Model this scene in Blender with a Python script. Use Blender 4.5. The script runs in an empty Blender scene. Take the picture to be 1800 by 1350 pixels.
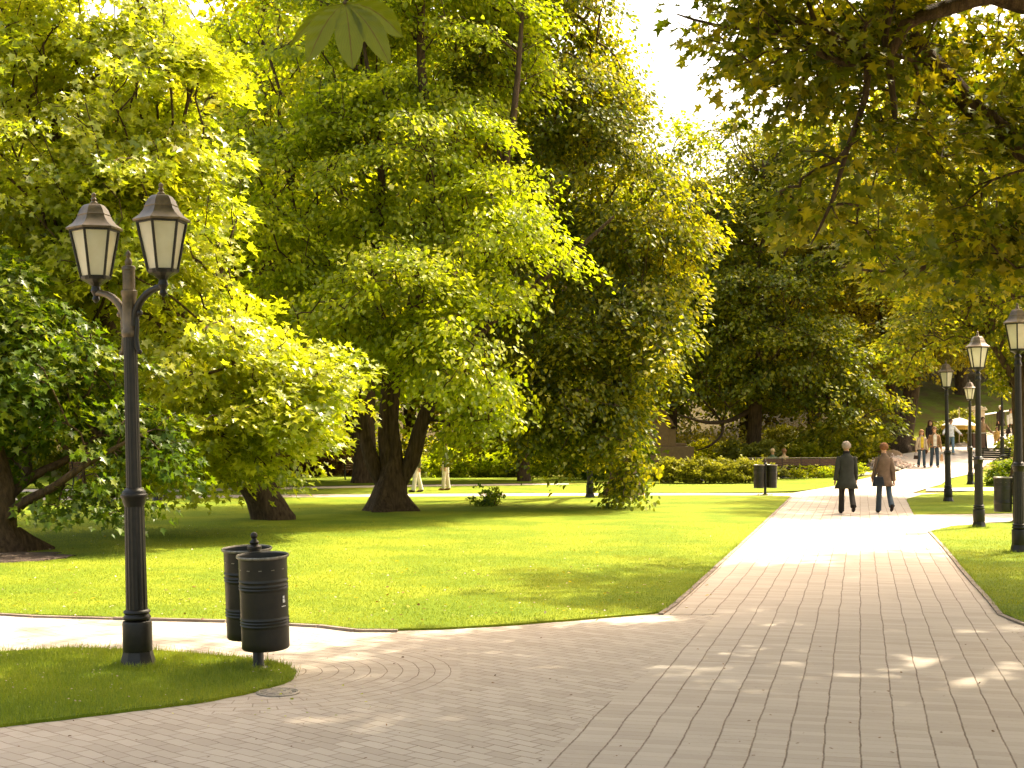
import bpy, bmesh, math, random
import numpy as np
from mathutils import Vector, Matrix, Euler
random.seed(7)
RNG = np.random.default_rng(7)
scene = bpy.context.scene
COL = scene.collection
R = math.radians
PI = math.pi

# ------------------------------------------------------------------ camera, light, exposure
CAM_H = 1.95
FPX = 2400.0          # focal length in photograph pixels
HZ = 765.0            # horizon row in the photograph
cam_d = bpy.data.cameras.new('camera')
cam = bpy.data.objects.new('camera', cam_d)
COL.objects.link(cam)
cam.location = (0, 0, CAM_H)
cam.rotation_euler = (R(90), 0, 0)
cam_d.sensor_width = 36.0
cam_d.lens = 48.0
cam_d.shift_y = 0.05
cam_d.clip_end = 1500
cam_d.dof.use_dof = True
cam_d.dof.focus_distance = 26.0
cam_d.dof.aperture_fstop = 14.0
scene.camera = cam

SUN_AZ = 46.0         # degrees right of the view direction
SUN_EL = 55.0
sd = Vector((math.sin(R(SUN_AZ))*math.cos(R(SUN_EL)), math.cos(R(SUN_AZ))*math.cos(R(SUN_EL)), math.sin(R(SUN_EL))))
sun_d = bpy.data.lights.new('sun', 'SUN')
sun_d.energy = 2.7
sun_d.angle = R(0.9)
sun_d.color = (1.0, 0.90, 0.68)
sun = bpy.data.objects.new('sun', sun_d)
COL.objects.link(sun)
sun.rotation_euler = sd.to_track_quat('Z', 'Y').to_euler()
sun.location = (20, 20, 40)

world = bpy.data.worlds.new("World")
scene.world = world
world.use_nodes = True
wn = world.node_tree
wn.nodes.clear()
wo = wn.nodes.new('ShaderNodeOutputWorld')
wb = wn.nodes.new('ShaderNodeBackground')
ws = wn.nodes.new('ShaderNodeTexSky')
ws.sky_type = 'NISHITA'
ws.sun_disc = False
ws.sun_elevation = R(SUN_EL)
ws.sun_rotation = R(SUN_AZ)
ws.dust_density = 6.0
ws.air_density = 1.0
ws.ozone_density = 1.0
wm = wn.nodes.new('ShaderNodeMix')
wm.data_type = 'RGBA'
wm.blend_type = 'MULTIPLY'
wm.inputs[0].default_value = 1.0
wm.inputs[7].default_value = (1.0, 0.86, 0.66, 1)
wn.links.new(ws.outputs[0], wm.inputs[6])
wn.links.new(wm.outputs[2], wb.inputs[0])
wb.inputs[1].default_value = 0.15
wn.links.new(wb.outputs[0], wo.inputs[0])

scene.view_settings.view_transform = 'Standard'
scene.view_settings.look = 'None'
scene.view_settings.exposure = 2.25
scene.view_settings.gamma = 1.0
cy = scene.cycles
cy.max_bounces = 7
cy.diffuse_bounces = 4
cy.glossy_bounces = 2
cy.transmission_bounces = 5
cy.caustics_reflective = False
cy.caustics_refractive = False
cy.sample_clamp_indirect = 6.0

# ------------------------------------------------------------------ terrain function and helpers
def sstep(a, b, v):
    t = min(1.0, max(0.0, (v-a)/(b-a)))
    return t*t*(3-2*t)

def ht(x, y):
    if y < 50: return 0.0
    s = x/y
    t = sstep(.235, .285, s)
    z = t*0.068*max(0.0, y-54.0)
    z += sstep(.14, .3, s)*0.26*max(0.0, y-88.0)*(1-0.35*sstep(110, 170, y))
    z += (1-t)*0.10*max(0.0, y-95.0)
    return z

def G(px, py):
    """the ground point seen at a pixel of the photograph"""
    sx = (px-900)/FPX; sz = -(py-HZ)/FPX
    y = 4.0
    prev = y
    while y < 160:
        if CAM_H + sz*y <= ht(sx*y, y):
            a, b = prev, y
            for _ in range(24):
                m = (a+b)/2
                if CAM_H + sz*m <= ht(sx*m, m): b = m
                else: a = m
            y = b
            break
        prev = y
        y += 0.5
    return Vector((sx*y, y, ht(sx*y, y)))

def P(px, py, y):
    return Vector(((px-900)/FPX*y, y, CAM_H-(py-HZ)/FPX*y))

def tag(o, label=None, cat=None, group=None, kind=None):
    if label: o['label'] = label
    if cat: o['category'] = cat
    if group: o['group'] = group
    if kind: o['kind'] = kind
    return o

def empty(name, loc=(0, 0, 0), rz=0.0):
    o = bpy.data.objects.new(name, None)
    o.empty_display_size = 0.2
    COL.objects.link(o)
    o.location = loc
    o.rotation_euler = (0, 0, rz)
    return o

def copy_tree(o, parent=None):
    c = o.copy()
    COL.objects.link(c)
    if parent: c.parent = parent
    for ch in list(o.children):
        copy_tree(ch, c)
    return c

def fast_mesh(name, V, F, k=None):
    """V (n,3) array, F (m,k) array of faces with k corners"""
    me = bpy.data.meshes.new(name)
    V = np.asarray(V, np.float32); F = np.asarray(F, np.int32)
    me.vertices.add(len(V)); me.vertices.foreach_set('co', V.ravel())
    n, k = F.shape
    me.loops.add(n*k); me.loops.foreach_set('vertex_index', F.ravel())
    me.polygons.add(n)
    me.polygons.foreach_set('loop_start', np.arange(0, n*k, k, dtype=np.int32))
    me.update(calc_edges=True)
    return me

def link(name, me, mat, parent=None, smooth=False):
    o = bpy.data.objects.new(name, me)
    COL.objects.link(o)
    if mat is not None:
        for m in (mat if isinstance(mat, (list, tuple)) else [mat]): me.materials.append(m)
    if parent is not None: o.parent = parent
    if smooth:
        me.polygons.foreach_set('use_smooth', [True]*len(me.polygons))
    return o

class MB:
    def __init__(s): s.v = []; s.f = []; s.m = []
    def add(s, vs, fs, mi=0):
        b = len(s.v)
        s.v += [tuple(v) for v in vs]
        s.f += [tuple(b+i for i in f) for f in fs]
        s.m += [mi]*len(fs)
    def box(s, c, d, rz=0.0, M=None, mi=0, taper=1.0):
        hx, hy, hz = d[0]/2, d[1]/2, d[2]/2
        vs = []
        for z in (-1, 1):
            k = 1.0 if z < 0 else taper
            for x, y in ((-1, -1), (1, -1), (1, 1), (-1, 1)):
                vs.append(Vector((x*hx*k, y*hy*k, z*hz)))
        Mx = Matrix.Translation(Vector(c)) @ (M.to_4x4() if M is not None else Matrix.Rotation(rz, 4, 'Z'))
        vs = [Mx @ v for v in vs]
        s.add(vs, [(3, 2, 1, 0), (4, 5, 6, 7), (0, 1, 5, 4), (1, 2, 6, 5), (2, 3, 7, 6), (3, 0, 4, 7)], mi)
    def lathe(s, prof, n=20, c=(0, 0, 0), M=None, mi=0, phase=0.0, caps=True):
        c = Vector(c)
        vs = []
        for r, z in prof:
            for i in range(n):
                a = 2*PI*i/n+phase
                v = Vector((r*math.cos(a), r*math.sin(a), z))
                if M is not None: v = M @ v
                vs.append(c+v)
        fs = []
        for j in range(len(prof)-1):
            for i in range(n):
                i2 = (i+1) % n
                fs.append((j*n+i, j*n+i2, (j+1)*n+i2, (j+1)*n+i))
        if caps:
            fs.append(tuple(range(n-1, -1, -1)))
            fs.append(tuple((len(prof)-1)*n+i for i in range(n)))
        s.add(vs, fs, mi)
    def tube(s, pts, rad, n=8, mi=0, flat=None):
        """flat: (sx, sy) cross-section scale with sx along the world X side"""
        pts = [Vector(p) for p in pts]
        if not isinstance(rad, (list, tuple)): rad = [rad]*len(pts)
        vs = []
        ref = None
        for i, p in enumerate(pts):
            t = (pts[min(i+1, len(pts)-1)]-pts[max(i-1, 0)]).normalized()
            if ref is None:
                ref = Vector((1, 0, 0)) if abs(t.x) < .9 else Vector((0, 1, 0))
            u = (ref - t*ref.dot(t)).normalized()
            w = t.cross(u)
            ref = u
            fx, fy = flat if flat else (1, 1)
            for k in range(n):
                a = 2*PI*k/n
                vs.append(p+u*(math.cos(a)*rad[i]*fx)+w*(math.sin(a)*rad[i]*fy))
        fs = []
        for j in range(len(pts)-1):
            for k in range(n):
                k2 = (k+1) % n
                fs.append((j*n+k, j*n+k2, (j+1)*n+k2, (j+1)*n+k))
        fs.append(tuple(range(n-1, -1, -1)))
        fs.append(tuple((len(pts)-1)*n+i for i in range(n)))
        s.add(vs, fs, mi)
    def ball(s, c, r, n=10, mi=0, sc=(1, 1, 1), M=None):
        prof = []
        m = max(4, n//2+1)
        c = Vector(c); vs = []
        for j in range(m+1):
            ph = PI*j/m
            rr = max(1e-4, math.sin(ph)); z = -math.cos(ph)
            for i in range(n):
                a = 2*PI*i/n
                v = Vector((rr*math.cos(a)*sc[0]*r, rr*math.sin(a)*sc[1]*r, z*sc[2]*r))
                if M is not None: v = M @ v
                vs.append(c+v)
        fs = []
        for j in range(m):
            for i in range(n):
                i2 = (i+1) % n
                fs.append((j*n+i, j*n+i2, (j+1)*n+i2, (j+1)*n+i))
        s.add(vs, fs, mi)
    def build(s, name, mat, parent=None, smooth=None, bevel=None, merge=False):
        me = bpy.data.meshes.new(name)
        me.from_pydata(s.v, [], s.f)
        o = link(name, me, mat, parent)
        me.polygons.foreach_set('material_index', s.m)
        if merge or smooth or bevel:
            bm = bmesh.new(); bm.from_mesh(me)
            bmesh.ops.remove_doubles(bm, verts=bm.verts, dist=1e-5)
            if bevel:
                bmesh.ops.bevel(bm, geom=[e for e in bm.edges if len(e.link_faces) == 2 and e.calc_face_angle(0) > R(30)],
                                offset=bevel, segments=2, affect='EDGES', profile=.6, clamp_overlap=True)
            bmesh.ops.recalc_face_normals(bm, faces=bm.faces)
            bm.to_mesh(me); bm.free()
        if smooth:
            me.polygons.foreach_set('use_smooth', [True]*len(me.polygons))
            me.set_sharp_from_angle(angle=R(smooth if smooth is not True else 40))
        return o

# ------------------------------------------------------------------ materials
def nt(name):
    m = bpy.data.materials.new(name); m.use_nodes = True
    t = m.node_tree; t.nodes.clear()
    return m, t, t.nodes, t.links

def N(nodes, kind, **kw):
    n = nodes.new(kind)
    for k, v in kw.items():
        setattr(n, k, v)
    return n

def mmath(t, op, a, b=None, c=None):
    n = t.nodes.new('ShaderNodeMath'); n.operation = op
    for i, x in enumerate((a, b, c)):
        if x is None: continue
        if isinstance(x, (int, float)): n.inputs[i].default_value = x
        else: t.links.new(x, n.inputs[i])
    return n.outputs[0]

def ramp(t, src, stops, interp='LINEAR'):
    n = t.nodes.new('ShaderNodeValToRGB')
    cr = n.color_ramp; cr.interpolation = interp
    while len(cr.elements) < len(stops): cr.elements.new(0.5)
    for e, (p, c) in zip(cr.elements, stops):
        e.position = p; e.color = (*c, 1) if len(c) == 3 else c
    t.links.new(src, n.inputs[0])
    return n.outputs[0]

def mixc(t, f, a, b, mode='MIX'):
    n = t.nodes.new('ShaderNodeMix'); n.data_type = 'RGBA'; n.blend_type = mode
    for i, x in ((0, f), (6, a), (7, b)):
        if isinstance(x, (int, float)): n.inputs[i].default_value = x
        elif isinstance(x, tuple): n.inputs[i].default_value = (*x, 1)
        else: t.links.new(x, n.inputs[i])
    return n.outputs[2]

def noise(t, vec, scale, detail=3, rough=.55, dist=0.0):
    n = t.nodes.new('ShaderNodeTexNoise')
    n.inputs['Scale'].default_value = scale; n.inputs['Detail'].default_value = detail
    n.inputs['Roughness'].default_value = rough; n.inputs['Distortion'].default_value = dist
    if vec is not None: t.links.new(vec, n.inputs['Vector'])
    return n.outputs[0]

def pos(t, obj=True):
    if obj:
        return t.nodes.new('ShaderNodeTexCoord').outputs['Object']
    return t.nodes.new('ShaderNodeNewGeometry').outputs['Position']

def out(t, sh):
    o = t.nodes.new('ShaderNodeOutputMaterial'); t.links.new(sh, o.inputs[0])

def bump(t, h, strength=.3, dist=.02):
    b = t.nodes.new('ShaderNodeBump'); b.inputs['Strength'].default_value = strength
    b.inputs['Distance'].default_value = dist
    t.links.new(h, b.inputs['Height'])
    return b.outputs[0]

def prin(t, col, rough=.6, normal=None, metal=0.0, spec=.5):
    p = t.nodes.new('ShaderNodeBsdfPrincipled')
    for k, v in (('Base Color', col), ('Roughness', rough), ('Metallic', metal), ('Specular IOR Level', spec)):
        if isinstance(v, (int, float)): p.inputs[k].default_value = v
        elif isinstance(v, tuple): p.inputs[k].default_value = (*v, 1)
        else: t.links.new(v, p.inputs[k])
    if normal is not None: t.links.new(normal, p.inputs['Normal'])
    return p.outputs[0]

def mat_noisy(name, c1, c2, scale=8, rough=.6, bscale=40, bstr=.2, bdist=.01, metal=0.0, spec=.5, stretch=None):
    m, t, n, l = nt(name)
    p = pos(t)
    if stretch:
        mp = n.new('ShaderNodeMapping'); mp.inputs['Scale'].default_value = stretch
        l.new(p, mp.inputs[0]); p = mp.outputs[0]
    a = noise(t, p, scale, 5, .6)
    col = ramp(t, a, [(.3, c1), (.7, c2)])
    b = noise(t, p, bscale, 3)
    out(t, prin(t, col, rough, bump(t, b, bstr, bdist), metal, spec))
    return m

def mat_leaf(name, dark, mid, light, trans, tmix=.5, gloss=.06, rough=.35):
    m, t, n, l = nt(name)
    at = n.new('ShaderNodeAttribute'); at.attribute_name = 'rnd'
    col = ramp(t, at.outputs['Fac'], [(0, dark), (.5, mid), (1, light)])
    tc = mixc(t, 1.0, col, trans, 'MULTIPLY')
    d = n.new('ShaderNodeBsdfDiffuse'); l.new(col, d.inputs[0])
    tr = n.new('ShaderNodeBsdfTranslucent'); l.new(tc, tr.inputs[0])
    mx = n.new('ShaderNodeMixShader'); mx.inputs[0].default_value = tmix
    l.new(d.outputs[0], mx.inputs[1]); l.new(tr.outputs[0], mx.inputs[2])
    g = n.new('ShaderNodeBsdfGlossy'); g.inputs['Roughness'].default_value = rough
    g.inputs['Color'].default_value = (1, 1, 1, 1)
    m2 = n.new('ShaderNodeMixShader'); m2.inputs[0].default_value = gloss
    l.new(mx.outputs[0], m2.inputs[1]); l.new(g.outputs[0], m2.inputs[2])
    out(t, m2.outputs[0])
    return m

MAT = {}
MAT['iron'] = mat_noisy('painted_iron', (.007, .006, .0045), (.018, .014, .010), 14, .45, 90, .12, .004, 0.0, .35)
MAT['iron_roof'] = mat_noisy('sunlit_lantern_roof', (.055, .040, .022), (.16, .11, .06), 10, .42, 60, .15, .004, 0.2, .5)  # iron raised to warm tan: sunlight on the lantern roofs is in the colour
MAT['binmetal'] = mat_noisy('bin_painted_steel', (.007, .007, .005), (.020, .017, .010), 9, .42, 70, .15, .004, 0, .35)
MAT['rim'] = mat_noisy('worn_rim_steel', (.06, .055, .04), (.32, .29, .24), 18, .4, 80, .2, .004, .4)
MAT['bark'] = mat_noisy('bark', (.035, .022, .012), (.13, .085, .048), 3, .9, 14, .9, .05, 0, .2, (6, 6, 1))
MAT['bark_light'] = mat_noisy('bark_twig', (.05, .035, .02), (.10, .07, .04), 4, .85, 20, .5, .02, 0, .2)
MAT['stone'] = mat_noisy('brown_granite', (.20, .115, .045), (.28, .17, .07), 6, .6, 90, .1, .01)
MAT['rock'] = mat_noisy('pale_rock', (.22, .17, .13), (.45, .36, .28), 5, .8, 14, .6, .05)
MAT['kerb'] = mat_noisy('kerb_brick', (.15, .11, .08), (.30, .24, .19), 5, .85, 30, .5, .02)
MAT['wood'] = mat_noisy('dark_slat_wood', (.07, .028, .012), (.13, .055, .022), 5, .5, 40, .2, .01, 0, .5, (1, 12, 12))
MAT['soil'] = mat_noisy('soil', (.035, .022, .014), (.08, .05, .03), 6, .95, 25, .8, .05)
MAT['cream'] = mat_noisy('cream_canvas', (.62, .56, .44), (.72, .66, .54), 4, .8, 40, .1, .01)
MAT['ochre'] = mat_noisy('ochre_canvas', (.45, .27, .04), (.55, .33, .06), 4, .8, 40, .1, .01)
MAT['palestone'] = mat_noisy('pale_stone', (.42, .33, .22), (.60, .50, .36), 5, .8, 40, .2, .01)
MAT['manhole'] = mat_noisy('cast_iron_cover', (.20, .17, .14), (.36, .32, .26), 20, .6, 60, .5, .01, .3)
MAT['black'] = mat_noisy('black_paint', (.008, .008, .008), (.018, .017, .016), 10, .4, 60, .1, .003)
MAT['white'] = mat_noisy('white_paint', (.72, .70, .66), (.80, .78, .74), 10, .6, 60, .05, .003)

def mat_glass():
    m, t, n, l = nt('frosted_lantern_glass')
    p = pos(t)
    a = noise(t, p, 5, 4)
    col = ramp(t, a, [(.3, (.74, .70, .56)), (.75, (.86, .84, .74))])
    d = n.new('ShaderNodeBsdfDiffuse'); l.new(col, d.inputs[0])
    tr = n.new('ShaderNodeBsdfTranslucent'); l.new(col, tr.inputs[0])
    mx = n.new('ShaderNodeMixShader'); mx.inputs[0].default_value = .55
    l.new(d.outputs[0], mx.inputs[1]); l.new(tr.outputs[0], mx.inputs[2])
    g = n.new('ShaderNodeBsdfGlossy'); g.inputs['Roughness'].default_value = .15
    m2 = n.new('ShaderNodeMixShader'); m2.inputs[0].default_value = .06
    l.new(mx.outputs[0], m2.inputs[1]); l.new(g.outputs[0], m2.inputs[2])
    out(t, m2.outputs[0])
    return m
MAT['glass'] = mat_glass()

def cloth(name, c, var=.25, scale=60, rough=.85):
    c1 = tuple(x*(1-var) for x in c); c2 = tuple(min(1, x*(1+var)) for x in c)
    return mat_noisy(name, c1, c2, 7, rough, scale, .25, .006, 0, .2)

# leaves
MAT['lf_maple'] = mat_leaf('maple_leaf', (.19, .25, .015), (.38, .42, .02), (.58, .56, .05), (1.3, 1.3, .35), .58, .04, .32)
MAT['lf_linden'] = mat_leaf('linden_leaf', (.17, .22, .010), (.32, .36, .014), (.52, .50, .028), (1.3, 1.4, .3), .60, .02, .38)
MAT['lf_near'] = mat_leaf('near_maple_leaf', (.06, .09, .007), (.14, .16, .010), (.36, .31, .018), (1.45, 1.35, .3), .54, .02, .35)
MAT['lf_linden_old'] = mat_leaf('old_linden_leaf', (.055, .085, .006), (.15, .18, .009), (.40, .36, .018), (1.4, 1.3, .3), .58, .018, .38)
MAT['lf_dark'] = mat_leaf('shaded_maple_leaf', (.04, .085, .007), (.10, .16, .010), (.24, .27, .016), (1.4, 1.35, .3), .54, .018, .35)  # darker maple green, with the shade over the far-left tree put into the colour
MAT['lf_bg'] = mat_leaf('far_leaf', (.12, .165, .008), (.26, .29, .012), (.46, .44, .025), (1.4, 1.3, .3), .58, .018, .4)
MAT['lf_gold'] = mat_leaf('olive_gold_leaf', (.10, .11, .010), (.24, .22, .012), (.46, .37, .022), (1.4, 1.25, .3), .58, .018, .4)
MAT['lf_hedge'] = mat_leaf('hedge_leaf', (.10, .11, .012), (.24, .24, .022), (.38, .36, .04), (1.1, 1.1, .5), .35, .03, .5)
MAT['lf_red'] = mat_leaf('rusty_leaf', (.10, .045, .012), (.16, .075, .02), (.22, .11, .03), (1.1, 1.0, .5), .35, .03, .5)
MAT['lf_flower'] = mat_leaf('pale_blossom', (.40, .28, .25), (.62, .48, .42), (.75, .65, .58), (1, 1, 1), .35, .03, .5)

def mat_grass_ground(name, c1, c2, c3, bare=.04):
    m, t, n, l = nt(name)
    p = pos(t, False)
    a = noise(t, p, .55, 5, .6)
    b = noise(t, p, 9, 5, .7)
    c = noise(t, p, 60, 3, .7)
    col = mixc(t, mmath(t, 'MULTIPLY', b, .9), c1, c2)
    col = mixc(t, ramp(t, a, [(.42, (0, 0, 0)), (.62, (1, 1, 1))]), col, c3)
    col = mixc(t, mmath(t, 'MULTIPLY', ramp(t, c, [(.3, (1, 1, 1)), (.55, (0, 0, 0))]), .5), col, tuple(x*.45 for x in c1))
    dry = ramp(t, noise(t, p, .9, 6, .7), [(.66, (0, 0, 0)), (.72, (1, 1, 1))])
    col = mixc(t, mmath(t, 'MULTIPLY', dry, .55), col, (.16, .11, .05))
    hb = mmath(t, 'ADD', mmath(t, 'MULTIPLY', b, .5), c)
    out(t, prin(t, col, .9, bump(t, hb, .7, .03), 0, .1))
    return m
MAT['lawn'] = mat_grass_ground('lawn_turf', (.10, .16, .010), (.17, .22, .012), (.215, .25, .015))
MAT['blade'] = mat_leaf('grass_blade', (.11, .17, .010), (.22, .28, .014), (.34, .35, .03), (1.2, 1.15, .5), .4, .03, .5)

def mat_forest_floor():
    m, t, n, l = nt('ground_cover')
    p = pos(t, False)
    sep = n.new('ShaderNodeSeparateXYZ'); l.new(p, sep.inputs[0])
    b = noise(t, p, 3, 6, .7); a = noise(t, p, .25, 4, .6)
    g = mixc(t, b, (.09, .13, .010), (.22, .24, .02))
    g = mixc(t, ramp(t, noise(t, p, .8, 5, .7), [(.45, (0, 0, 0)), (.6, (1, 1, 1))]), g, (.16, .12, .03))
    s = mixc(t, b, (.030, .023, .004), (.066, .048, .010))
    yy = mmath(t, 'ADD', sep.outputs[1], mmath(t, 'MULTIPLY', a, 14))
    f = ramp(t, mmath(t, 'DIVIDE', yy, 200), [(.505, (0, 0, 0)), (.535, (1, 1, 1))])
    out(t, prin(t, mixc(t, f, g, s), .95, bump(t, b, .6, .1), 0, .1))
    return m
MAT['floor'] = mat_forest_floor()

def paving_cols(t, p, idc=None):
    a = noise(t, p, .5, 4, .6); b = noise(t, p, 14, 5, .7)
    col = mixc(t, a, (.39, .325, .27), (.47, .40, .335))
    col = mixc(t, mmath(t, 'MULTIPLY', b, .5), col, (.52, .455, .385))
    st = ramp(t, noise(t, p, 1.7, 7, .75), [(.56, (0, 0, 0)), (.74, (1, 1, 1))])
    col = mixc(t, mmath(t, 'MULTIPLY', st, .45), col, (.30, .235, .18))
    sp = ramp(t, noise(t, p, 38, 2, .5), [(.70, (0, 0, 0)), (.74, (1, 1, 1))])
    col = mixc(t, mmath(t, 'MULTIPLY', sp, .5), col, (.22, .16, .11))
    return col, b

PATH_ANG = math.atan2(612, FPX)      # the main path heads this far right of the view

def mat_strips():
    """path laid in long courses that run away from the camera"""
    m, t, n, l = nt('paver_courses')
    p = pos(t, False)
    mp = n.new('ShaderNodeMapping'); mp.inputs['Rotation'].default_value = (0, 0, PATH_ANG)
    l.new(p, mp.inputs[0])
    sep = n.new('ShaderNodeSeparateXYZ'); l.new(mp.outputs[0], sep.inputs[0])
    u, v = sep.outputs[0], sep.outputs[1]
    lowp = n.new('ShaderNodeCombineXYZ'); l.new(v, lowp.inputs[1])
    l.new(mmath(t, 'MULTIPLY', u, .25), lowp.inputs[0])
    w1 = noise(t, lowp.outputs[0], 1.0, 4, .6)
    # wander of the long joints
    uu = mmath(t, 'ADD', u, mmath(t, 'MULTIPLY', mmath(t, 'SUBTRACT', w1, .5), .05))
    w2 = noise(t, p, 26, 2, .5)
    uu = mmath(t, 'ADD', uu, mmath(t, 'MULTIPLY', mmath(t, 'SUBTRACT', w2, .5), .011))
    k = mmath(t, 'DIVIDE', uu, .222)
    fr = mmath(t, 'ABSOLUTE', mmath(t, 'SUBTRACT', mmath(t, 'FRACT', k), .5))
    jl = ramp(t, fr, [(.464, (0, 0, 0)), (.488, (.95, .95, .95))])
    sid = mmath(t, 'FLOOR', k)
    wn_ = n.new('ShaderNodeTexWhiteNoise'); wn_.noise_dimensions = '1D'; l.new(sid, wn_.inputs['W'])
    vv = mmath(t, 'ADD', mmath(t, 'DIVIDE', v, .112), wn_.outputs[0])
    vv = mmath(t, 'ADD', vv, mmath(t, 'MULTIPLY', w2, .14))
    fv = mmath(t, 'ABSOLUTE', mmath(t, 'SUBTRACT', mmath(t, 'FRACT', vv), .5))
    jc = ramp(t, fv, [(.455, (0, 0, 0)), (.495, (1, 1, 1))])
    bid = n.new('ShaderNodeCombineXYZ'); l.new(sid, bid.inputs[0]); l.new(mmath(t, 'FLOOR', vv), bid.inputs[1])
    wb_ = n.new('ShaderNodeTexWhiteNoise'); wb_.noise_dimensions = '2D'; l.new(bid.outputs[0], wb_.inputs['Vector'])
    col, b = paving_cols(t, p)
    col = mixc(t, 1.0, col, ramp(t, wb_.outputs[0], [(0, (.84, .82, .80)), (1, (1.0, 1.0, 1.0))]), 'MULTIPLY')
    big = n.new('ShaderNodeCombineXYZ'); l.new(sid, big.inputs[0]); l.new(mmath(t, 'FLOOR', mmath(t, 'DIVIDE', vv, 7.0)), big.inputs[1])
    wg = n.new('ShaderNodeTexWhiteNoise'); wg.noise_dimensions = '2D'; l.new(big.outputs[0], wg.inputs['Vector'])
    dens = ramp(t, wg.outputs[0], [(.0, (.22, .22, .22)), (.9, (.5, .5, .5)), (1, (.9, .9, .9))])
    # now and then one cross joint has opened up and is dark over a few courses
    vg = mmath(t, 'ADD', mmath(t, 'DIVIDE', v, 1.35), mmath(t, 'MULTIPLY', mmath(t, 'FLOOR', mmath(t, 'DIVIDE', sid, 3.0)), .37))
    fg = mmath(t, 'ABSOLUTE', mmath(t, 'SUBTRACT', mmath(t, 'FRACT', vg), .5))
    gid = n.new('ShaderNodeCombineXYZ'); l.new(mmath(t, 'FLOOR', mmath(t, 'DIVIDE', sid, 3.0)), gid.inputs[0]); l.new(mmath(t, 'FLOOR', vg), gid.inputs[1])
    gw = n.new('ShaderNodeTexWhiteNoise'); gw.noise_dimensions = '2D'; l.new(gid.outputs[0], gw.inputs['Vector'])
    og = mmath(t, 'MULTIPLY', ramp(t, fg, [(.4935, (0, 0, 0)), (.4975, (1, 1, 1))]), ramp(t, gw.outputs[0], [(.62, (0, 0, 0)), (.7, (1, 1, 1))]))
    col = mixc(t, mmath(t, 'MULTIPLY', jc, dens), col, (.20, .13, .085))
    col = mixc(t, mmath(t, 'MULTIPLY', og, .8), col, (.13, .075, .04))
    jd = ramp(t, noise(t, p, 7, 4, .7), [(.3, (.45, .45, .45)), (.6, (1, 1, 1))])
    col = mixc(t, mmath(t, 'MULTIPLY', jl, jd), col, (.095, .05, .025))
    h = mmath(t, 'SUBTRACT', mmath(t, 'MULTIPLY', b, .3), mmath(t, 'ADD', jl, mmath(t, 'MULTIPLY', jc, .35)))
    out(t, prin(t, col, .72, bump(t, h, .5, .006), 0, .3))
    return m
MAT['strips'] = mat_strips()

ARC_C = G(455, 1182)
def mat_bricks():
    """small pavers; round the tip of the grass they follow it in arcs"""
    m, t, n, l = nt('paver_bricks')
    p = pos(t, False)
    nz = n.new('ShaderNodeTexNoise'); nz.inputs['Scale'].default_value = 1.6; nz.inputs['Detail'].default_value = 3
    l.new(p, nz.inputs['Vector'])
    off = n.new('ShaderNodeVectorMath'); off.operation = 'MULTIPLY_ADD'
    l.new(nz.outputs['Color'], off.inputs[0]); off.inputs[1].default_value = (.10, .10, 0); l.new(p, off.inputs[2])
    mp = n.new('ShaderNodeMapping'); mp.inputs['Rotation'].default_value = (0, 0, R(42))
    l.new(off.outputs[0], mp.inputs[0])
    br = n.new('ShaderNodeTexBrick'); l.new(mp.outputs[0], br.inputs['Vector'])
    br.inputs['Scale'].default_value = 1.0
    br.inputs['Brick Width'].default_value = .22; br.inputs['Row Height'].default_value = .112
    br.inputs['Mortar Size'].default_value = .0045; br.inputs['Mortar Smooth'].default_value = .4
    br.inputs['Color1'].default_value = (.82, .80, .78, 1); br.inputs['Color2'].default_value = (1, 1, 1, 1)
    br.inputs['Mortar'].default_value = (1, 1, 1, 1)
    # arcs
    sub = n.new('ShaderNodeVectorMath'); sub.operation = 'SUBTRACT'; l.new(p, sub.inputs[0])
    sub.inputs[1].default_value = (ARC_C.x, ARC_C.y, 0)
    sp = n.new('ShaderNodeSeparateXYZ'); l.new(sub.outputs[0], sp.inputs[0])
    dx, dy = sp.outputs[0], sp.outputs[1]
    rr = mmath(t, 'SQRT', mmath(t, 'ADD', mmath(t, 'MULTIPLY', dx, dx), mmath(t, 'MULTIPLY', mmath(t, 'MULTIPLY', dy, dy), 1.0)))
    wob = noise(t, p, 5, 3, .6)
    rk = mmath(t, 'DIVIDE', mmath(t, 'ADD', rr, mmath(t, 'MULTIPLY', wob, .035)), .133)
    fr = mmath(t, 'ABSOLUTE', mmath(t, 'SUBTRACT', mmath(t, 'FRACT', rk), .5))
    ja = ramp(t, fr, [(.462, (0, 0, 0)), (.49, (1, 1, 1))])
    ang = mmath(t, 'ARCTAN2', dy, dx)
    jr = mmath(t, 'ABSOLUTE', mmath(t, 'SUBTRACT', mmath(t, 'FRACT', mmath(t, 'ADD', mmath(t, 'MULTIPLY', ang, 5.0), mmath(t, 'MULTIPLY', mmath(t, 'FLOOR', rk), .41))), .5))
    jr = ramp(t, jr, [(.475, (0, 0, 0)), (.495, (.6, .6, .6))])
    inr = mmath(t, 'MULTIPLY', mmath(t, 'LESS_THAN', rr, 1.66), mmath(t, 'GREATER_THAN', dx, -.1))
    ja = mmath(t, 'MAXIMUM', ja, jr)
    jb = br.outputs['Fac']
    vis = ramp(t, noise(t, p, 1.1, 4, .65), [(.3, (.45, .45, .45)), (.6, (1, 1, 1))])
    j = mixc(t, inr, mmath(t, 'MULTIPLY', jb, vis), ja)
    col, b = paving_cols(t, p)
    col = mixc(t, 1.0, col, br.outputs['Color'], 'MULTIPLY')
    col = mixc(t, mmath(t, 'MULTIPLY', j, .9), col, (.11, .06, .03))
    h = mmath(t, 'SUBTRACT', mmath(t, 'MULTIPLY', b, .3), j)
    out(t, prin(t, col, .72, bump(t, h, .5, .006), 0, .3))
    return m
MAT['bricks'] = mat_bricks()
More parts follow.
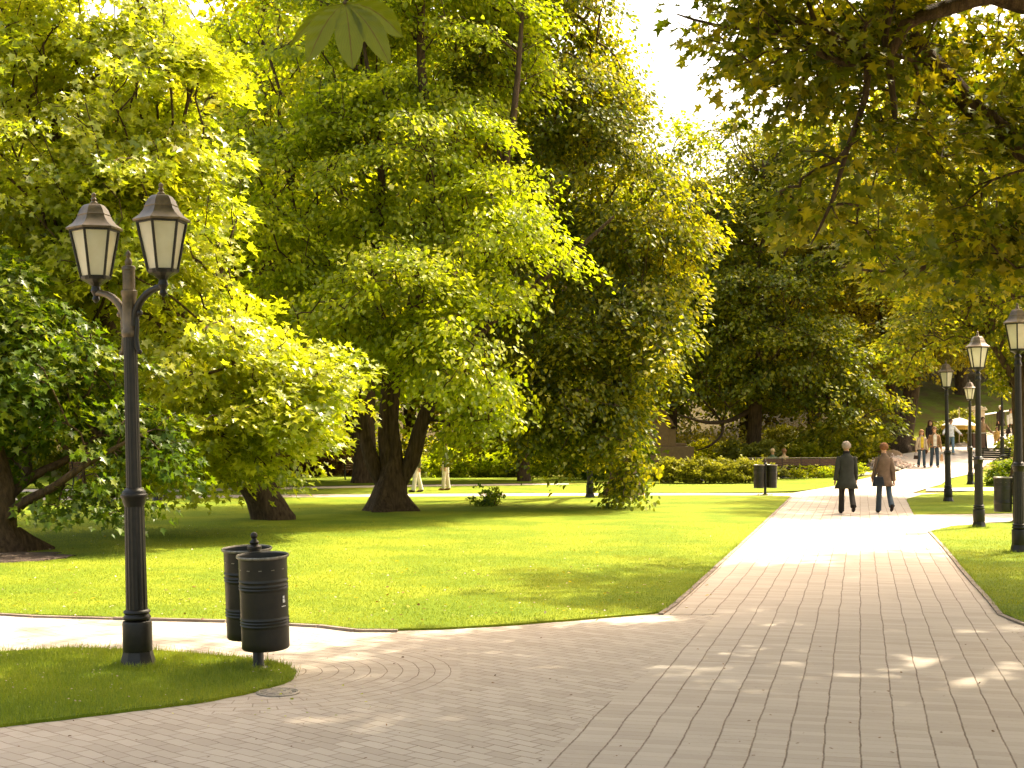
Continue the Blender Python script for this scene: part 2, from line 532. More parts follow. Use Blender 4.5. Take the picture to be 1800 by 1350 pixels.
MAT['farpath'] = mat_noisy('far_path_paving', (.40, .34, .28), (.50, .43, .36), .8, .8, 20, .1, .01)

# ------------------------------------------------------------------ ground sheets
def grid_terrain():
    xs = np.concatenate([np.arange(-160, -40, 8), np.arange(-40, 60, 1.6), np.arange(60, 181, 8)])
    ys = np.concatenate([np.arange(-40, 0, 8), np.arange(0, 120, 1.6), np.arange(120, 261, 7)])
    V = []
    for y in ys:
        for x in xs:
            V.append((x, y, ht(x, y)-0.03))
    nx = len(xs)
    F = [(j*nx+i, j*nx+i+1, (j+1)*nx+i+1, (j+1)*nx+i) for j in range(len(ys)-1) for i in range(nx-1)]
    me = fast_mesh('ground', V, F)
    o = link('ground', me, MAT['floor'], None, True)
    tag(o, kind='structure')
    return o
grid_terrain()

def poly_world(pts, jitter=0.0, step=.35, close_off=None):
    """image polygon -> world outline, subdivided (evenly in the photograph too)"""
    W = []
    n = len(pts)
    for i in range(n):
        a, b = pts[i], pts[(i+1) % n]
        ga, gb = G(*a), G(*b)
        k = max(1, min(60, int((ga-gb).length/step)))
        for q in range(k):
            tt = q/k
            W.append(ga.lerp(gb, tt) if True else None)
    out_ = []
    for i, w in enumerate(W):
        if jitter:
            w = w + Vector((random.uniform(-1, 1)*jitter, random.uniform(-1, 1)*jitter, 0))
        out_.append(w)
    return out_

def sheet(name, outline, off, mat, skirt=0.0, grid=None, parent=None, kind='structure'):
    bm = bmesh.new()
    vs = [bm.verts.new((w.x, w.y, 0)) for w in outline]
    f = bm.faces.new(vs)
    bmesh.ops.triangulate(bm, faces=[f])
    if grid:
        xs = [w.x for w in outline]; ys = [w.y for w in outline]
        g = math.ceil(min(xs)/grid)*grid
        while g < max(xs):
            bmesh.ops.bisect_plane(bm, geom=bm.verts[:]+bm.edges[:]+bm.faces[:], plane_co=(g, 0, 0), plane_no=(1, 0, 0)); g += grid
        g = math.ceil(min(ys)/grid)*grid
        while g < max(ys):
            bmesh.ops.bisect_plane(bm, geom=bm.verts[:]+bm.edges[:]+bm.faces[:], plane_co=(0, g, 0), plane_no=(0, 1, 0)); g += grid
    for v in bm.verts: v.co.z = ht(v.co.x, v.co.y)+off
    if skirt:
        be = [e for e in bm.edges if len(e.link_faces) == 1]
        r_ = bmesh.ops.extrude_edge_only(bm, edges=be)
        for v in [g for g in r_['geom'] if isinstance(g, bmesh.types.BMVert)]: v.co.z -= skirt
    bmesh.ops.recalc_face_normals(bm, faces=bm.faces)
    up = sum(f.normal.z*f.calc_area() for f in bm.faces)
    if up < 0: bmesh.ops.reverse_faces(bm, faces=bm.faces)
    me = bpy.data.meshes.new(name); bm.to_mesh(me); bm.free()
    o = link(name, me, mat, parent)
    if kind: tag(o, kind=kind)
    return o

V3 = Vector
sheet('side_paving', [V3((-45, 2, 0)), V3((45, 2, 0)), V3((45, 46.0, 0)), V3((-45, 46.0, 0))], 0.0, MAT['bricks'])
main_path = [(860, 1420), (932, 1350), (1065, 1240), (1160, 1165), (1260, 1081), (1150, 1081), (1388, 873), (1404, 868), (1594, 868), (1594, 878), (1606, 904), (1636, 935), (1700, 1006), (1748, 1062), (1830, 1170), (1990, 1420)]
sheet('main_path', poly_world(main_path), 0.004, MAT['strips'])
hill_path = [(1388, 868), (1460, 856), (1500, 845), (1535, 838), (1578, 829), (1604, 819), (1585, 812), (1545, 808), (1540, 803), (1580, 799), (1632, 792), (1676, 781), (1700, 775), (1728, 767), (1751, 760), (1800, 752), (1860, 744), (1880, 772), (1800, 782), (1775, 795), (1752, 806), (1730, 820), (1712, 832), (1667, 842), (1628, 859), (1600, 868)]
sheet('hill_path', poly_world(hill_path, step=1.0), 0.012, MAT['farpath'], grid=1.6)
sheet('far_path', poly_world([(-200, 861), (300, 860), (700, 853), (1000, 850), (1000, 852), (700, 856), (300, 865), (-200, 868)], step=1.5), 0.010, MAT['farpath'])
sheet('thin_path', poly_world([(1628, 863.5), (1628, 858.5), (1900, 855), (2300, 853), (2300, 860), (1900, 862)], step=1.5), 0.009, MAT['farpath'])
sheet('bed_path', poly_world([(1230, 841), (1500, 833), (1545, 826), (1548, 832), (1500, 838.5), (1230, 846)], step=1.5), 0.009, MAT['farpath'])

isl = [(-420, 1150), (0, 1149), (120, 1142), (250, 1145), (340, 1152), (430, 1160), (480, 1167), (508, 1174), (522, 1184), (518, 1194), (500, 1203), (430, 1222), (340, 1238), (250, 1249), (150, 1261), (0, 1279), (-420, 1310)]
big = [(-500, 1062), (-200, 1070), (0, 1080), (60, 1083), (200, 1087), (400, 1092), (560, 1100), (625, 1108), (700, 1109), (780, 1107), (870, 1102), (1000, 1092), (1100, 1084), (1160, 1079), (1185, 1062), (1240, 1012), (1330, 929), (1390, 873), (1250, 871.5), (900, 873), (400, 876), (100, 880), (-600, 886)]
bandl = [(-600, 878), (100, 873), (400, 870), (900, 867), (1250, 866.3), (1405, 865.5), (1250, 863), (400, 864), (-600, 868)]
r1 = [(1830, 1120), (1800, 1096), (1762, 1080), (1742, 1056), (1700, 1010), (1662, 962), (1636, 935), (1675, 926), (1733, 922), (1789, 917), (2100, 912), (2600, 980), (2600, 1120)]
r2 = [(1593, 878), (1620, 870), (1680, 866), (1760, 862.5), (2200, 860), (2300, 900), (1800, 902.5), (1720, 903.5), (1606, 904.5)]
LAWNS = {}
for nm, pl, off, st in (('grass_island', isl, .022, .12), ('lawn', big, .022, .22), ('lawn', bandl, .012, .8), ('lawn', r1, .022, .2), ('lawn', r2, .016, .4)):
    ol = poly_world(pl, .012 if st < .5 else 0, st)
    sheet(nm, ol, off, MAT['lawn'], skirt=off+.01)
    LAWNS.setdefault(nm, []).append(ol)
# thin turf margins beyond the crossing
sheet('lawn', poly_world([(-600, 866), (1000, 852), (1440, 838), (1533, 838), (1500, 844), (1460, 855), (1404, 863), (1250, 864.5), (400, 865.5), (-600, 869)], step=1.2), .002, MAT['lawn'])
sheet('lawn', poly_world([(1632, 858), (1667, 843), (1698, 835), (1800, 830), (2100, 830), (2100, 853)], step=1.0), -.005, MAT['lawn'], grid=2)
sheet('lawn', poly_world([(-900, 846), (300, 838), (1040, 838), (1330, 838), (1330, 842), (1000, 848), (700, 851.5), (300, 858), (-900, 862)], step=1.5), .001, MAT['lawn'])

# ------------------------------------------------------------------ foliage
def leaf_template(kind):
    if kind == 'maple':
        s = [(0, 0, 0), (.30, -.07, .05), (.22, .17, .03), (.56, .40, .10), (.19, .47, .02), (0, 1, -.06)]
    elif kind == 'linden':
        s = [(0, 0, 0), (.30, .10, .05), (.36, .45, .07), (.14, .82, .0), (0, 1, -.08)]
    else:
        s = [(0, 0, 0), (.40, .45, .10), (0, 1, -.05)]
    left = [(-x, y, z) for x, y, z in s[1:-1]]
    V = np.array(s+left, np.float32)
    k = len(s)
    F = [list(range(k)), [0, k-1]+list(range(k+len(left)-1, k-1, -1))]
    return V, np.array(F, np.int32)

def unit(a):
    return a/np.maximum(1e-9, np.linalg.norm(a, axis=-1, keepdims=True))

def leaf_mesh(name, C, TIP, NRM, size, rnd, kind):
    T, F = leaf_template(kind)
    n = len(C)
    tip = unit(TIP)
    x = unit(np.cross(tip, NRM)); nz = np.cross(x, tip)
    sc = size[:, None, None]
    V = C[:, None, :] + sc*(T[None, :, 0, None]*x[:, None, :] + T[None, :, 1, None]*tip[:, None, :] + T[None, :, 2, None]*nz[:, None, :])
    k = len(T)
    FF = (F[None, :, :] + (np.arange(n)*k)[:, None, None]).reshape(-1, F.shape[1])
    me = fast_mesh(name, V.reshape(-1, 3), FF)
    at = me.attributes.new('rnd', 'FLOAT', 'POINT')
    at.data.foreach_set('value', np.repeat(rnd, k).astype(np.float32))
    return me

def blob_clusters(rng, blobs, n, flat=.55, bough=.9, per=7):
    """cluster centres gathered into boughs near the skin of each blob"""
    vol = np.array([b[1][0]*b[1][1]+b[1][0]*b[1][2]+b[1][1]*b[1][2] for b in blobs])*np.array([b[2] if len(b) > 2 else 1.0 for b in blobs])
    out_ = []; od = []
    for b, w in zip(blobs, vol/vol.sum()):
        c = np.array(b[0], float); r = np.array(b[1], float)
        nb = max(2, int(round(n*w/per)))
        d = unit(rng.normal(size=(nb, 3)))
        rad = rng.uniform(.25, 1, nb)**(1/2.6)
        bc = c + d*r*rad[:, None]
        dirs = unit(d*[1, 1, .35])
        k = rng.poisson(per, nb)+1
        idx = np.repeat(np.arange(nb), k)
        p = rng.normal(size=(len(idx), 3))*bough*.6
        p[:, 2] *= flat
        # boughs slope down outwards
        o = (p*dirs[idx]).sum(1)
        p[:, 2] -= .30*o
        out_.append(bc[idx]+p); od.append(dirs[idx])
    return np.concatenate(out_), np.concatenate(od)

def sprays(rng, C, D, per, spray, size, droop=.35, flatn=.45, tone=.5):
    n = len(C)
    k = rng.poisson(per, n)+1
    i = np.repeat(np.arange(n), k)
    m = len(i)
    a = rng.uniform(0, 2*PI, m); rr = np.sqrt(rng.uniform(0, 1, m))*spray
    loc = np.stack([np.cos(a)*rr, np.sin(a)*rr, rng.normal(size=m)*spray*.22], 1)
    outw = (loc*D[i]).sum(1)
    loc[:, 2] -= droop*(outw+spray*.5)**2/spray
    ctilt = rng.normal(size=(n, 3))*.28
    nrm = np.array([0, 0, 1.0]) + D[i]*.45 + ctilt[i] + rng.normal(size=(m, 3))*flatn
    tipd = unit(loc*[1, 1, 0]+1e-4)*.7 + D[i]*.8 + rng.normal(size=(m, 3))*.45
    tipd[:, 2] -= droop*1.4
    sz = size*rng.uniform(.62, 1.15, m)
    rnd = np.clip(.5 + (rng.uniform(0, 1, n)-.5)[i]*tone + rng.normal(size=m)*.17, 0, 1)
    return C[i]+loc, tipd, nrm, sz, rnd

def skeleton(rng, stems, C, mids=1, rtip=.008, pref=.35, expo=2.35, leafless=False):
    """stems: list of (points, radii). clusters are joined to the nearest wood, making limbs and twigs"""
    P_ = []; par = []; L = []; sr = []
    for pts, rad in stems:
        pts = [np.array(p, float) for p in pts]
        prev = -1; acc = 0.0
        # a stem with the flag in radii starting at a node keeps its own root
        for a in range(len(pts)):
            if a == 0:
                P_.append(pts[0]); par.append(-1); L.append(0.0); sr.append(rad[0]); prev = len(P_)-1
                continue
            seg = np.linalg.norm(pts[a]-pts[a-1]); k = max(1, int(seg/.45))
            for q in range(1, k+1):
                t = q/k
                P_.append(pts[a-1]*(1-t)+pts[a]*t); par.append(prev); acc += seg/k; L.append(acc*.6); sr.append(rad[a-1]*(1-t)+rad[a]*t)
                prev = len(P_)-1
    ns = len(P_)
    cap = ns + len(C)*(mids+1)+5
    A = np.zeros((cap, 3)); A[:ns] = P_
    LL = np.zeros(cap); LL[:ns] = L
    LL[:ns] += np.array([3.0 if P_[i][2] < P_[i][2] else 0 for i in range(ns)])
    par = list(par); n = ns
    low = min(p[2] for p in P_)
    d0 = np.min(np.linalg.norm(C[:, None, :]-A[None, :ns:3, :], axis=2), axis=1) if len(C)*ns < 4e6 else np.linalg.norm(C-A[ns//2], axis=1)
    order = np.argsort(d0)
    lowmask = np.zeros(cap, bool)
    for i in range(ns):
        if P_[i][2]-low < 1.3: lowmask[i] = True
    tips = []
    pen = np.zeros(cap); pen[:ns][lowmask[:ns]] = 50
    for ci in order:
        c = C[ci]
        dd = A[:n]-c
        dist = np.sqrt((dd*dd).sum(1))
        # wood prefers to come from below and from inside
        cost = dist*(1+.35*np.clip(dd[:, 2]/np.maximum(dist, .01), -.5, 1)) + pref*LL[:n] + pen[:n]
        j = int(np.argmin(cost))
        prev = j; a = A[j].copy(); seg = c-a; ln = np.linalg.norm(seg)
        kk = mids if ln > .25 else 0
        if ln > 2.2: kk = mids+0
        for q in range(1, kk+2):
            t = q/(kk+1)
            pnt = a+seg*t
            if q <= kk:
                pnt = pnt + rng.normal(size=3)*ln*.06 + np.array([0, 0, ln*.10*math.sin(PI*t)])
            A[n] = pnt; par.append(prev); LL[n] = LL[prev]+np.linalg.norm(pnt-A[prev]); prev = n; n += 1
        tips.append(prev)
    r = np.zeros(n); cnt = np.zeros(n)
    for tnode in tips: cnt[tnode] += rtip**expo
    for i in range(n-1, -1, -1):
        if par[i] >= 0 and i >= ns: cnt[par[i]] += cnt[i]
        elif par[i] >= 0: cnt[par[i]] += cnt[i]
    r = np.maximum(cnt, 1e-9)**(1/expo)
    return A[:n], np.array(par), r, ns, LL[:n]

def limbs_mesh(name, A, par, r, ns, nseg=5, minr=.0):
    i = np.arange(len(A))
    sel = (i >= ns) & (par >= 0) & (r > minr)
    b = i[sel]; a = par[sel]
    rb = r[b]; ra = np.minimum(r[a], rb*1.35+.004)
    pa, pb = A[a], A[b]
    t = unit(pb-pa)
    ref = np.where(np.abs(t[:, 2:3]) < .9, [[0, 0, 1.0]], [[1.0, 0, 0]])
    u = unit(np.cross(t, ref)); w = np.cross(t, u)
    pb = pb + t*rb[:, None]*.5
    ang = np.arange(nseg)*2*PI/nseg
    ring = u[:, None, :]*np.cos(ang)[None, :, None]+w[:, None, :]*np.sin(ang)[None, :, None]
    Va = pa[:, None, :]+ring*ra[:, None, None]; Vb = pb[:, None, :]+ring*rb[:, None, None]
    V = np.concatenate([Va, Vb], 1).reshape(-1, 3)
    k = np.arange(nseg); k2 = (k+1) % nseg
    F = np.stack([k, k2, k2+nseg, k+nseg], 1)
    FF = (F[None]+(np.arange(len(a))*2*nseg)[:, None, None]).reshape(-1, 4)
    return V, FF

def stem_geo(rng, pts, rad, nseg=16, flare=0.0, lump=.06):
    """thick trunk skin along a polyline with buttress flare"""
    pts = [np.array(p, float) for p in pts]
    if flare:
        pts = [pts[0]-[0, 0, .35]]+pts; rad = [rad[0]]+list(rad)
    # resample
    Q = []; RR = []
    for a in range(len(pts)-1):
        seg = np.linalg.norm(pts[a+1]-pts[a]); k = max(2, int(seg/.22))
        for q in range(k):
            t = q/k
            # catmull-ish smoothing
            p0 = pts[max(a-1, 0)]; p1 = pts[a]; p2 = pts[a+1]; p3 = pts[min(a+2, len(pts)-1)]
            c = .5*((2*p1)+(-p0+p2)*t+(2*p0-5*p1+4*p2-p3)*t*t+(-p0+3*p1-3*p2+p3)*t**3)
            Q.append(c); RR.append(rad[a]*(1-t)+rad[a+1]*t)
    Q.append(pts[-1]); RR.append(rad[-1])
    Q = np.array(Q); RR = np.array(RR)
    n = len(Q)
    T = np.gradient(Q, axis=0); T = unit(T)
    ang = np.arange(nseg)*2*PI/nseg
    ph = rng.uniform(0, 2*PI, 5); V = []
    for i in range(n):
        ref = np.array([1.0, 0, 0]) if abs(T[i][0]) < .9 else np.array([0, 1.0, 0])
        u = unit(ref-T[i]*ref.dot(T[i])); w = np.cross(T[i], u)
        h = Q[i][2]-Q[0][2]-(.35 if flare else 0)
        fl = flare*math.exp(-max(h, 0)/.35)
        lob = 1+fl*(.7+.75*np.cos(5*ang+ph[0]+.6*math.sin(h*3))+.5*np.cos(3*ang+ph[1]))
        rr = RR[i]*lob*(1+lump*np.sin(3*ang+ph[2]+h*1.3)+lump*.6*np.sin(7*ang+ph[3]-h*2.1)+lump*.5*rng.normal(size=nseg)*.6)
        V.append(Q[i]+u*(np.cos(ang)*rr)[:, None]+w*(np.sin(ang)*rr)[:, None])
    V = np.concatenate(V)
    k = np.arange(nseg); k2 = (k+1) % nseg
    F = np.stack([k, k2, k2+nseg, k+nseg], 1)
    FF = (F[None]+(np.arange(n-1)*nseg)[:, None, None]).reshape(-1, 4)
    return V, FF

def tree(name, label, cat, stems, blobs, nclu, per, spray, size, kind, mat, seed, group=None,
         flare=.6, bough=.9, perb=7, flat=.55, droop=.35, rtip=.008, pref=.35, minr=.0, tone=.5, flatn=.45, bark='bark', avoid=None, mids=1, keep=None):
    rng = np.random.default_rng(seed)
    base = Vector(stems[0][0][0])
    root = empty(name, base)
    tag(root, label, cat, group)
    C, D = blob_clusters(rng, blobs, nclu, flat, bough, perb)
    if keep is not None:
        kmask = keep(C); C = C[kmask]; D = D[kmask]
    gz = np.array([ht(c[0], c[1]) for c in C])
    ok = C[:, 2] > gz+.25
    C, D = C[ok], D[ok]
    if avoid is not None:
        # stay out of the camera's way
        m = avoid(C); C, D = C[m], D[m]
    A, par, r, ns, LL = skeleton(rng, stems, C, rtip=rtip, pref=pref, mids=mids)
    Vs = []; Fs = []; b = 0
    for q, (pts, rad) in enumerate(stems):
        v, f = stem_geo(rng, pts, rad, flare=flare if q == 0 or abs(pts[0][2]-stems[0][0][0][2]) < .3 else 0)
        Vs.append(v); Fs.append(f+b); b += len(v)
    v, f = limbs_mesh('limbs', A, par, r, ns, minr=minr)
    Vs.append(v); Fs.append(f+b)
    V = np.concatenate(Vs)-np.array(base); F = np.concatenate(Fs)
    me = fast_mesh('trunk', V, F)
    link('trunk', me, MAT[bark], root, True)
    c, tp, nr, sz, rn = sprays(rng, C, D, per, spray, size, droop, flatn, tone)
    okz = c[:, 2] > 0.06
    c, tp, nr, sz, rn = c[okz], tp[okz], nr[okz], sz[okz], rn[okz]
    me = leaf_mesh('crown', c-np.array(base), tp, nr, sz, rn, kind)
    link('crown', me, MAT[mat], root)
    return root

def B(px, py, d, rx, rz, ry=None, w=1.0):
    p = P(px, py, d)
    return ((p.x, p.y, p.z), (rx, ry if ry else rx, rz), w)

def in_view(C, ymin=.5):
    y = C[:, 1]; x = C[:, 0]
    sx = np.abs(x)/np.maximum(y, .01); sz = (C[:, 2]-CAM_H)/np.maximum(y, .01)
    return (y > ymin) & (sx < .40) & (sz < .345) & (sz > -.26)

# --- the bright maple on the left
g = G(482, 914)
mp_st = [([tuple(g), (g.x-.25, g.y-.1, .55), (g.x-.65, g.y-.4, 1.1), (g.x-1.6, g.y-1.3, 2.0), (g.x-2.6, g.y-2.6, 3.4), (g.x-3.3, g.y-3.6, 5.5), (g.x-3.7, g.y-4.2, 8.5)], [.46, .36, .33, .26, .2, .15, .06]),
         ([(g.x-.6, g.y-.4, 1.0), (g.x-.2, g.y-1.4, 2.0), (g.x+.1, g.y-3.0, 2.9), (g.x+.4, g.y-4.6, 3.4)], [.24, .18, .12, .04]),
         ([(g.x-1.6, g.y-1.3, 2.0), (g.x-3.4, g.y-2.2, 2.9), (g.x-5.4, g.y-3.4, 4.4), (g.x-7, g.y-4, 6.5)], [.2, .15, .1, .05])]
def maple_keep(C):
    px = 900+C[:, 0]/C[:, 1]*FPX; py = HZ-(C[:, 2]-CAM_H)/C[:, 1]*FPX
    edge = np.interp(py, [-200, 0, 100, 200, 250, 330, 400, 500, 590, 650, 700, 760, 820, 880], [270, 310, 400, 470, 430, 415, 430, 500, 610, 648, 640, 600, 540, 505])
    hole = (px > 395) & (px < 450) & (py > 835)
    return (px+np.random.default_rng(4).normal(size=len(px))*14 < edge) & ~hole
tree('maple_tree', 'bright yellow-green maple with a leaning dark trunk, its broad leafy crown behind the double-lantern lamp', 'tree', mp_st,
     [B(430, 725, 26.5, 2.1, 1.15, 2.0, 1.5), B(560, 690, 27, 1.15, .7, 1.2, 1.6), B(300, 560, 26, 2.2, 1.7, 2.2), B(210, 390, 26, 2.3, 1.9, 2.2), B(240, 200, 26.5, 2.3, 2.0, 2.2), B(60, 250, 26, 2.6, 2.8, 2.4), B(120, 0, 27, 3.2, 2.6, 2.6), B(60, 480, 27, 2.3, 2.0, 2.2), B(330, 800, 26.8, 1.5, .55, 1.5, 1.3), B(-250, 250, 27, 3, 4, 3, .5)],
     2500, 30, .38, .165, 'maple', 'lf_maple', 11, keep=maple_keep, flare=.2, bough=.75, perb=8, flat=.45, droop=.45, tone=.7)

# --- the shaded maple at the far left
g = G(8, 974)
ds = [([(g.x-.1, g.y, 0), (g.x-.15, g.y, .5), (g.x-.1, g.y+.1, 1.0), (g.x-.5, g.y+.3, 2.2), (g.x-1.2, g.y+.4, 4.2), (g.x-1.6, g.y+.6, 6.5)], [.34, .25, .22, .2, .14, .06]),
      ([(g.x-.15, g.y, .45), (g.x+.35, g.y-.1, .85), (g.x+.85, g.y-.15, 1.1), (g.x+1.35, g.y-.2, 1.45), (g.x+2.2, g.y, 1.95)], [.11, .085, .07, .055, .02]),
      ([(g.x-.1, g.y+.1, .8), (g.x+.3, g.y+.4, 1.25), (g.x+.9, g.y+.7, 1.6), (g.x+1.6, g.y+1, 2.3)], [.10, .08, .06, .03])]
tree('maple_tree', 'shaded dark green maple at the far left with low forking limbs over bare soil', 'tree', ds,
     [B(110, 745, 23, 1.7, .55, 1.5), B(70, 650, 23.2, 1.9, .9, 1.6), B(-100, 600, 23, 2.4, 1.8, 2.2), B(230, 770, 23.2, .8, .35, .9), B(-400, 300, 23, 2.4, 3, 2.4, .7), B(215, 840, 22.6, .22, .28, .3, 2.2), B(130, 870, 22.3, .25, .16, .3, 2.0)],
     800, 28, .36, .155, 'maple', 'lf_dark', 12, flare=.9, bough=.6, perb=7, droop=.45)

# --- the big linden with a fan of stems
g = G(685, 899)
D0 = g.y
def T(px, py, d=D0): return tuple(P(px, py, d))
ls = [([(g.x, g.y, 0), T(684, 868), T(690, 835), T(694, 800), T(690, 740), T(700, 640), T(740, 480), T(760, 300), T(740, 100), T(750, -150)], [.58, .44, .34, .19, .165, .16, .19, .15, .11, .05]),
      ([T(676, 862), T(654, 812), T(640, 765), T(630, 705), T(600, 600), T(540, 470), T(510, 330)], [.16, .20, .155, .14, .12, .09, .04]),
      ([T(684, 860), T(680, 800), T(676, 740), T(680, 640), T(660, 500), T(670, 300), T(640, 80)], [.16, .19, .155, .14, .12, .1, .04]),
      ([T(696, 864), T(722, 810), T(736, 760), T(752, 715), T(770, 670), T(800, 560), T(860, 400), T(900, 220), T(920, 0)], [.16, .21, .19, .17, .15, .14, .12, .09, .04]),
      ([T(745, 735), T(790, 650, D0+.3), T(870, 560, D0+.5), T(980, 470, D0+.3), T(1080, 380, D0)], [.16, .13, .11, .08, .03]),
      ([T(760, 690), T(850, 560, D0-.8), T(960, 530, D0-1.5), T(1060, 580, D0-2), T(1110, 700, D0-2.2)], [.13, .1, .08, .06, .03])]
def linden_keep(C):
    px = 900+C[:, 0]/C[:, 1]*FPX; py = HZ-(C[:, 2]-CAM_H)/C[:, 1]*FPX
    edge = np.interp(py, [0, 80, 130, 200, 300, 400, 500, 600, 690, 735, 800, 860], [1075, 1085, 1130, 1160, 1200, 1260, 1240, 1205, 1180, 1118, 1115, 1120])
    hole = (py > 700) & (px > 590) & (px < 785)
    hole |= (py > 640) & (px > 600) & (px < 700)
    hole |= (py > 790) & (px < 840)
    hole |= (np.abs(px-1037) < 18) & (py > 790)
    return (px+np.random.default_rng(3).normal(size=len(px))*16 < edge) & ~hole
tree('linden_tree', 'fresh green linden with several stems fanning from one broad base on the lawn', 'tree', ls[:5],
     [B(560, 560, 33, 1.9, 1.7, 1.9), B(700, 520, 31.5, 2.0, 1.3, 1.6), B(810, 600, 31, 1.5, 1.3, 1.5), B(520, 300, 35, 2.4, 2.4, 2.4), B(700, 300, 34, 2.7, 2.4, 2.6), B(880, 420, 33, 1.5, 1.8, 1.8),
      B(560, 60, 36, 2.8, 2.4, 2.4), B(780, 60, 36, 3.2, 2.6, 2.8), B(740, -160, 36, 3.6, 2.4, 3.0), B(860, 700, 33, .9, .9, 1.2), B(480, 430, 33, 1.2, 1.2, 1.4)],
     3300, 30, .46, .135, 'linden', 'lf_linden', 13, keep=linden_keep, flare=.36, bough=.8, perb=13, flat=.28, droop=.6, rtip=.008, pref=.3, tone=.8)
# --- the taller old linden on its right, weeping to the grass
g = G(1098, 871)
def T4(px, py, d=None): return tuple(P(px, py, d or g.y-1))
D4 = g.y-1
lo = [([tuple(g), T4(1095, 820, D4), T4(1070, 700, D4), T4(1000, 560, D4), T4(955, 400, D4), T4(960, 200, D4), T4(950, 0, D4), T4(950, -150, D4)], [.5, .4, .34, .3, .25, .2, .14, .06]),
      ([T4(1070, 700, D4), T4(1080, 560, D4-1), T4(1080, 440, D4-2), T4(1120, 300, D4-2)], [.22, .17, .12, .05]),
      ([T4(1000, 560, D4), T4(900, 420, D4-1), T4(860, 280, D4-1), T4(840, 100, D4-1)], [.2, .16, .12, .05]),
      ([T4(1074, 720, D4), T4(1090, 640, D4-3), T4(1090, 650, D4-5), T4(1110, 740, D4-6)], [.16, .12, .08, .03]),
      ([T4(1078, 740, D4), T4(960, 670, D4-3), T4(900, 690, D4-5), T4(890, 760, D4-6)], [.14, .10, .07, .03]),
      ([T4(955, 400, D4), T4(1040, 260, D4-1), T4(1080, 120, D4-1)], [.14, .1, .04])]
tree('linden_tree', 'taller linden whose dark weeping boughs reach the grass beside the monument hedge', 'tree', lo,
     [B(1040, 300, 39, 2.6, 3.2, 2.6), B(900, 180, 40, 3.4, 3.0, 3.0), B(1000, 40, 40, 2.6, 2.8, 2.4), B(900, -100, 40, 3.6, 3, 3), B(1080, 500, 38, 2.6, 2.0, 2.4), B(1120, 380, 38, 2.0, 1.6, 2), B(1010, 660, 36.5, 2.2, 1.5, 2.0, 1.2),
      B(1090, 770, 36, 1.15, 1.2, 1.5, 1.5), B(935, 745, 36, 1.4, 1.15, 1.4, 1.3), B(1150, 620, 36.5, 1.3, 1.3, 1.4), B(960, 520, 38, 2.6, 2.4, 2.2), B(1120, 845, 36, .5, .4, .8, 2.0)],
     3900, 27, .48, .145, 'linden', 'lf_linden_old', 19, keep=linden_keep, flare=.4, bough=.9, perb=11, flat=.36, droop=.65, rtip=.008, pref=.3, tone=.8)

# --- the near maple whose boughs hang in from the right
g = Vector((7.9, 15.5, 0))
rs = [([(g.x, g.y, 0), (g.x, g.y, 1.5), (g.x-.1, g.y, 3.5), (g.x-.2, g.y+.1, 5.5), (g.x, g.y, 8.5), (g.x+.2, g.y, 11)], [.42, .36, .33, .28, .2, .08]),
      ([(g.x-.1, g.y, 4.2), tuple(P(1850, 290, 15.6)), tuple(P(1740, 215, 15.8)), tuple(P(1640, 110, 15.9)), tuple(P(1560, 20, 16))], [.2, .14, .13, .11, .08]),
      ([(g.x-.2, g.y+.1, 5.5), tuple(P(1800, 10, 15)), tuple(P(1680, 10, 14.8)), tuple(P(1590, 45, 14.8)), tuple(P(1562, 100, 14.8)), tuple(P(1480, 110, 14.8)), tuple(P(1380, 60, 15)), tuple(P(1260, 45, 15.2)), tuple(P(1190, 25, 15.3))], [.14, .10, .085, .07, .05, .045, .035, .02, .008]),
      ([tuple(P(1562, 95, 14.8)), tuple(P(1568, 160, 14.7)), tuple(P(1572, 215, 14.6)), tuple(P(1540, 250, 14.6))], [.05, .035, .028, .01]),
      ([tuple(P(1525, 100, 14.8)), tuple(P(1522, 170, 14.6)), tuple(P(1490, 260, 14.5)), tuple(P(1460, 360, 14.4)), tuple(P(1425, 430, 14.4))], [.045, .035, .028, .02, .008]),
      ([(g.x-.1, g.y, 3.2), tuple(P(1860, 395, 17)), tuple(P(1750, 408, 17.6)), tuple(P(1690, 440, 18)), tuple(P(1600, 478, 18.2)), tuple(P(1480, 470, 18.5))], [.14, .085, .07, .06, .03, .01])]
def near_keep(C):
    px = 900+C[:, 0]/C[:, 1]*FPX; py = HZ-(C[:, 2]-CAM_H)/C[:, 1]*FPX
    low = np.interp(px, [1170, 1240, 1300, 1340, 1420, 1600, 1700, 1800], [60, 80, 190, 330, 440, 500, 500, 470])
    return (py < low) & ~((px > 1195) & (px < 1255) & (py > 70))
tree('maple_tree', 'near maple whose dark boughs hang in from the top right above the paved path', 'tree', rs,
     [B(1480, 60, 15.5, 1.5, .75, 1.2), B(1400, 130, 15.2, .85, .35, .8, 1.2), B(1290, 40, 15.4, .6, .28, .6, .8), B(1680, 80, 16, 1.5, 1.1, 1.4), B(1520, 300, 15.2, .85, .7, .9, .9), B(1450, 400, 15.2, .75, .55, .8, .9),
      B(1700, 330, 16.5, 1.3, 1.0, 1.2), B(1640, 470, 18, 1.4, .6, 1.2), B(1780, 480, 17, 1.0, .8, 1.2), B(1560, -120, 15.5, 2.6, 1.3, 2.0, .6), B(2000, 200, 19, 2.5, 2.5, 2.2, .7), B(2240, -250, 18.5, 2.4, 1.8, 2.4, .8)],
     1350, 19, .30, .145, 'maple', 'lf_near', 14, keep=near_keep, flare=.6, bough=.5, perb=7, flat=.5, droop=.5, rtip=.0055, tone=.8)

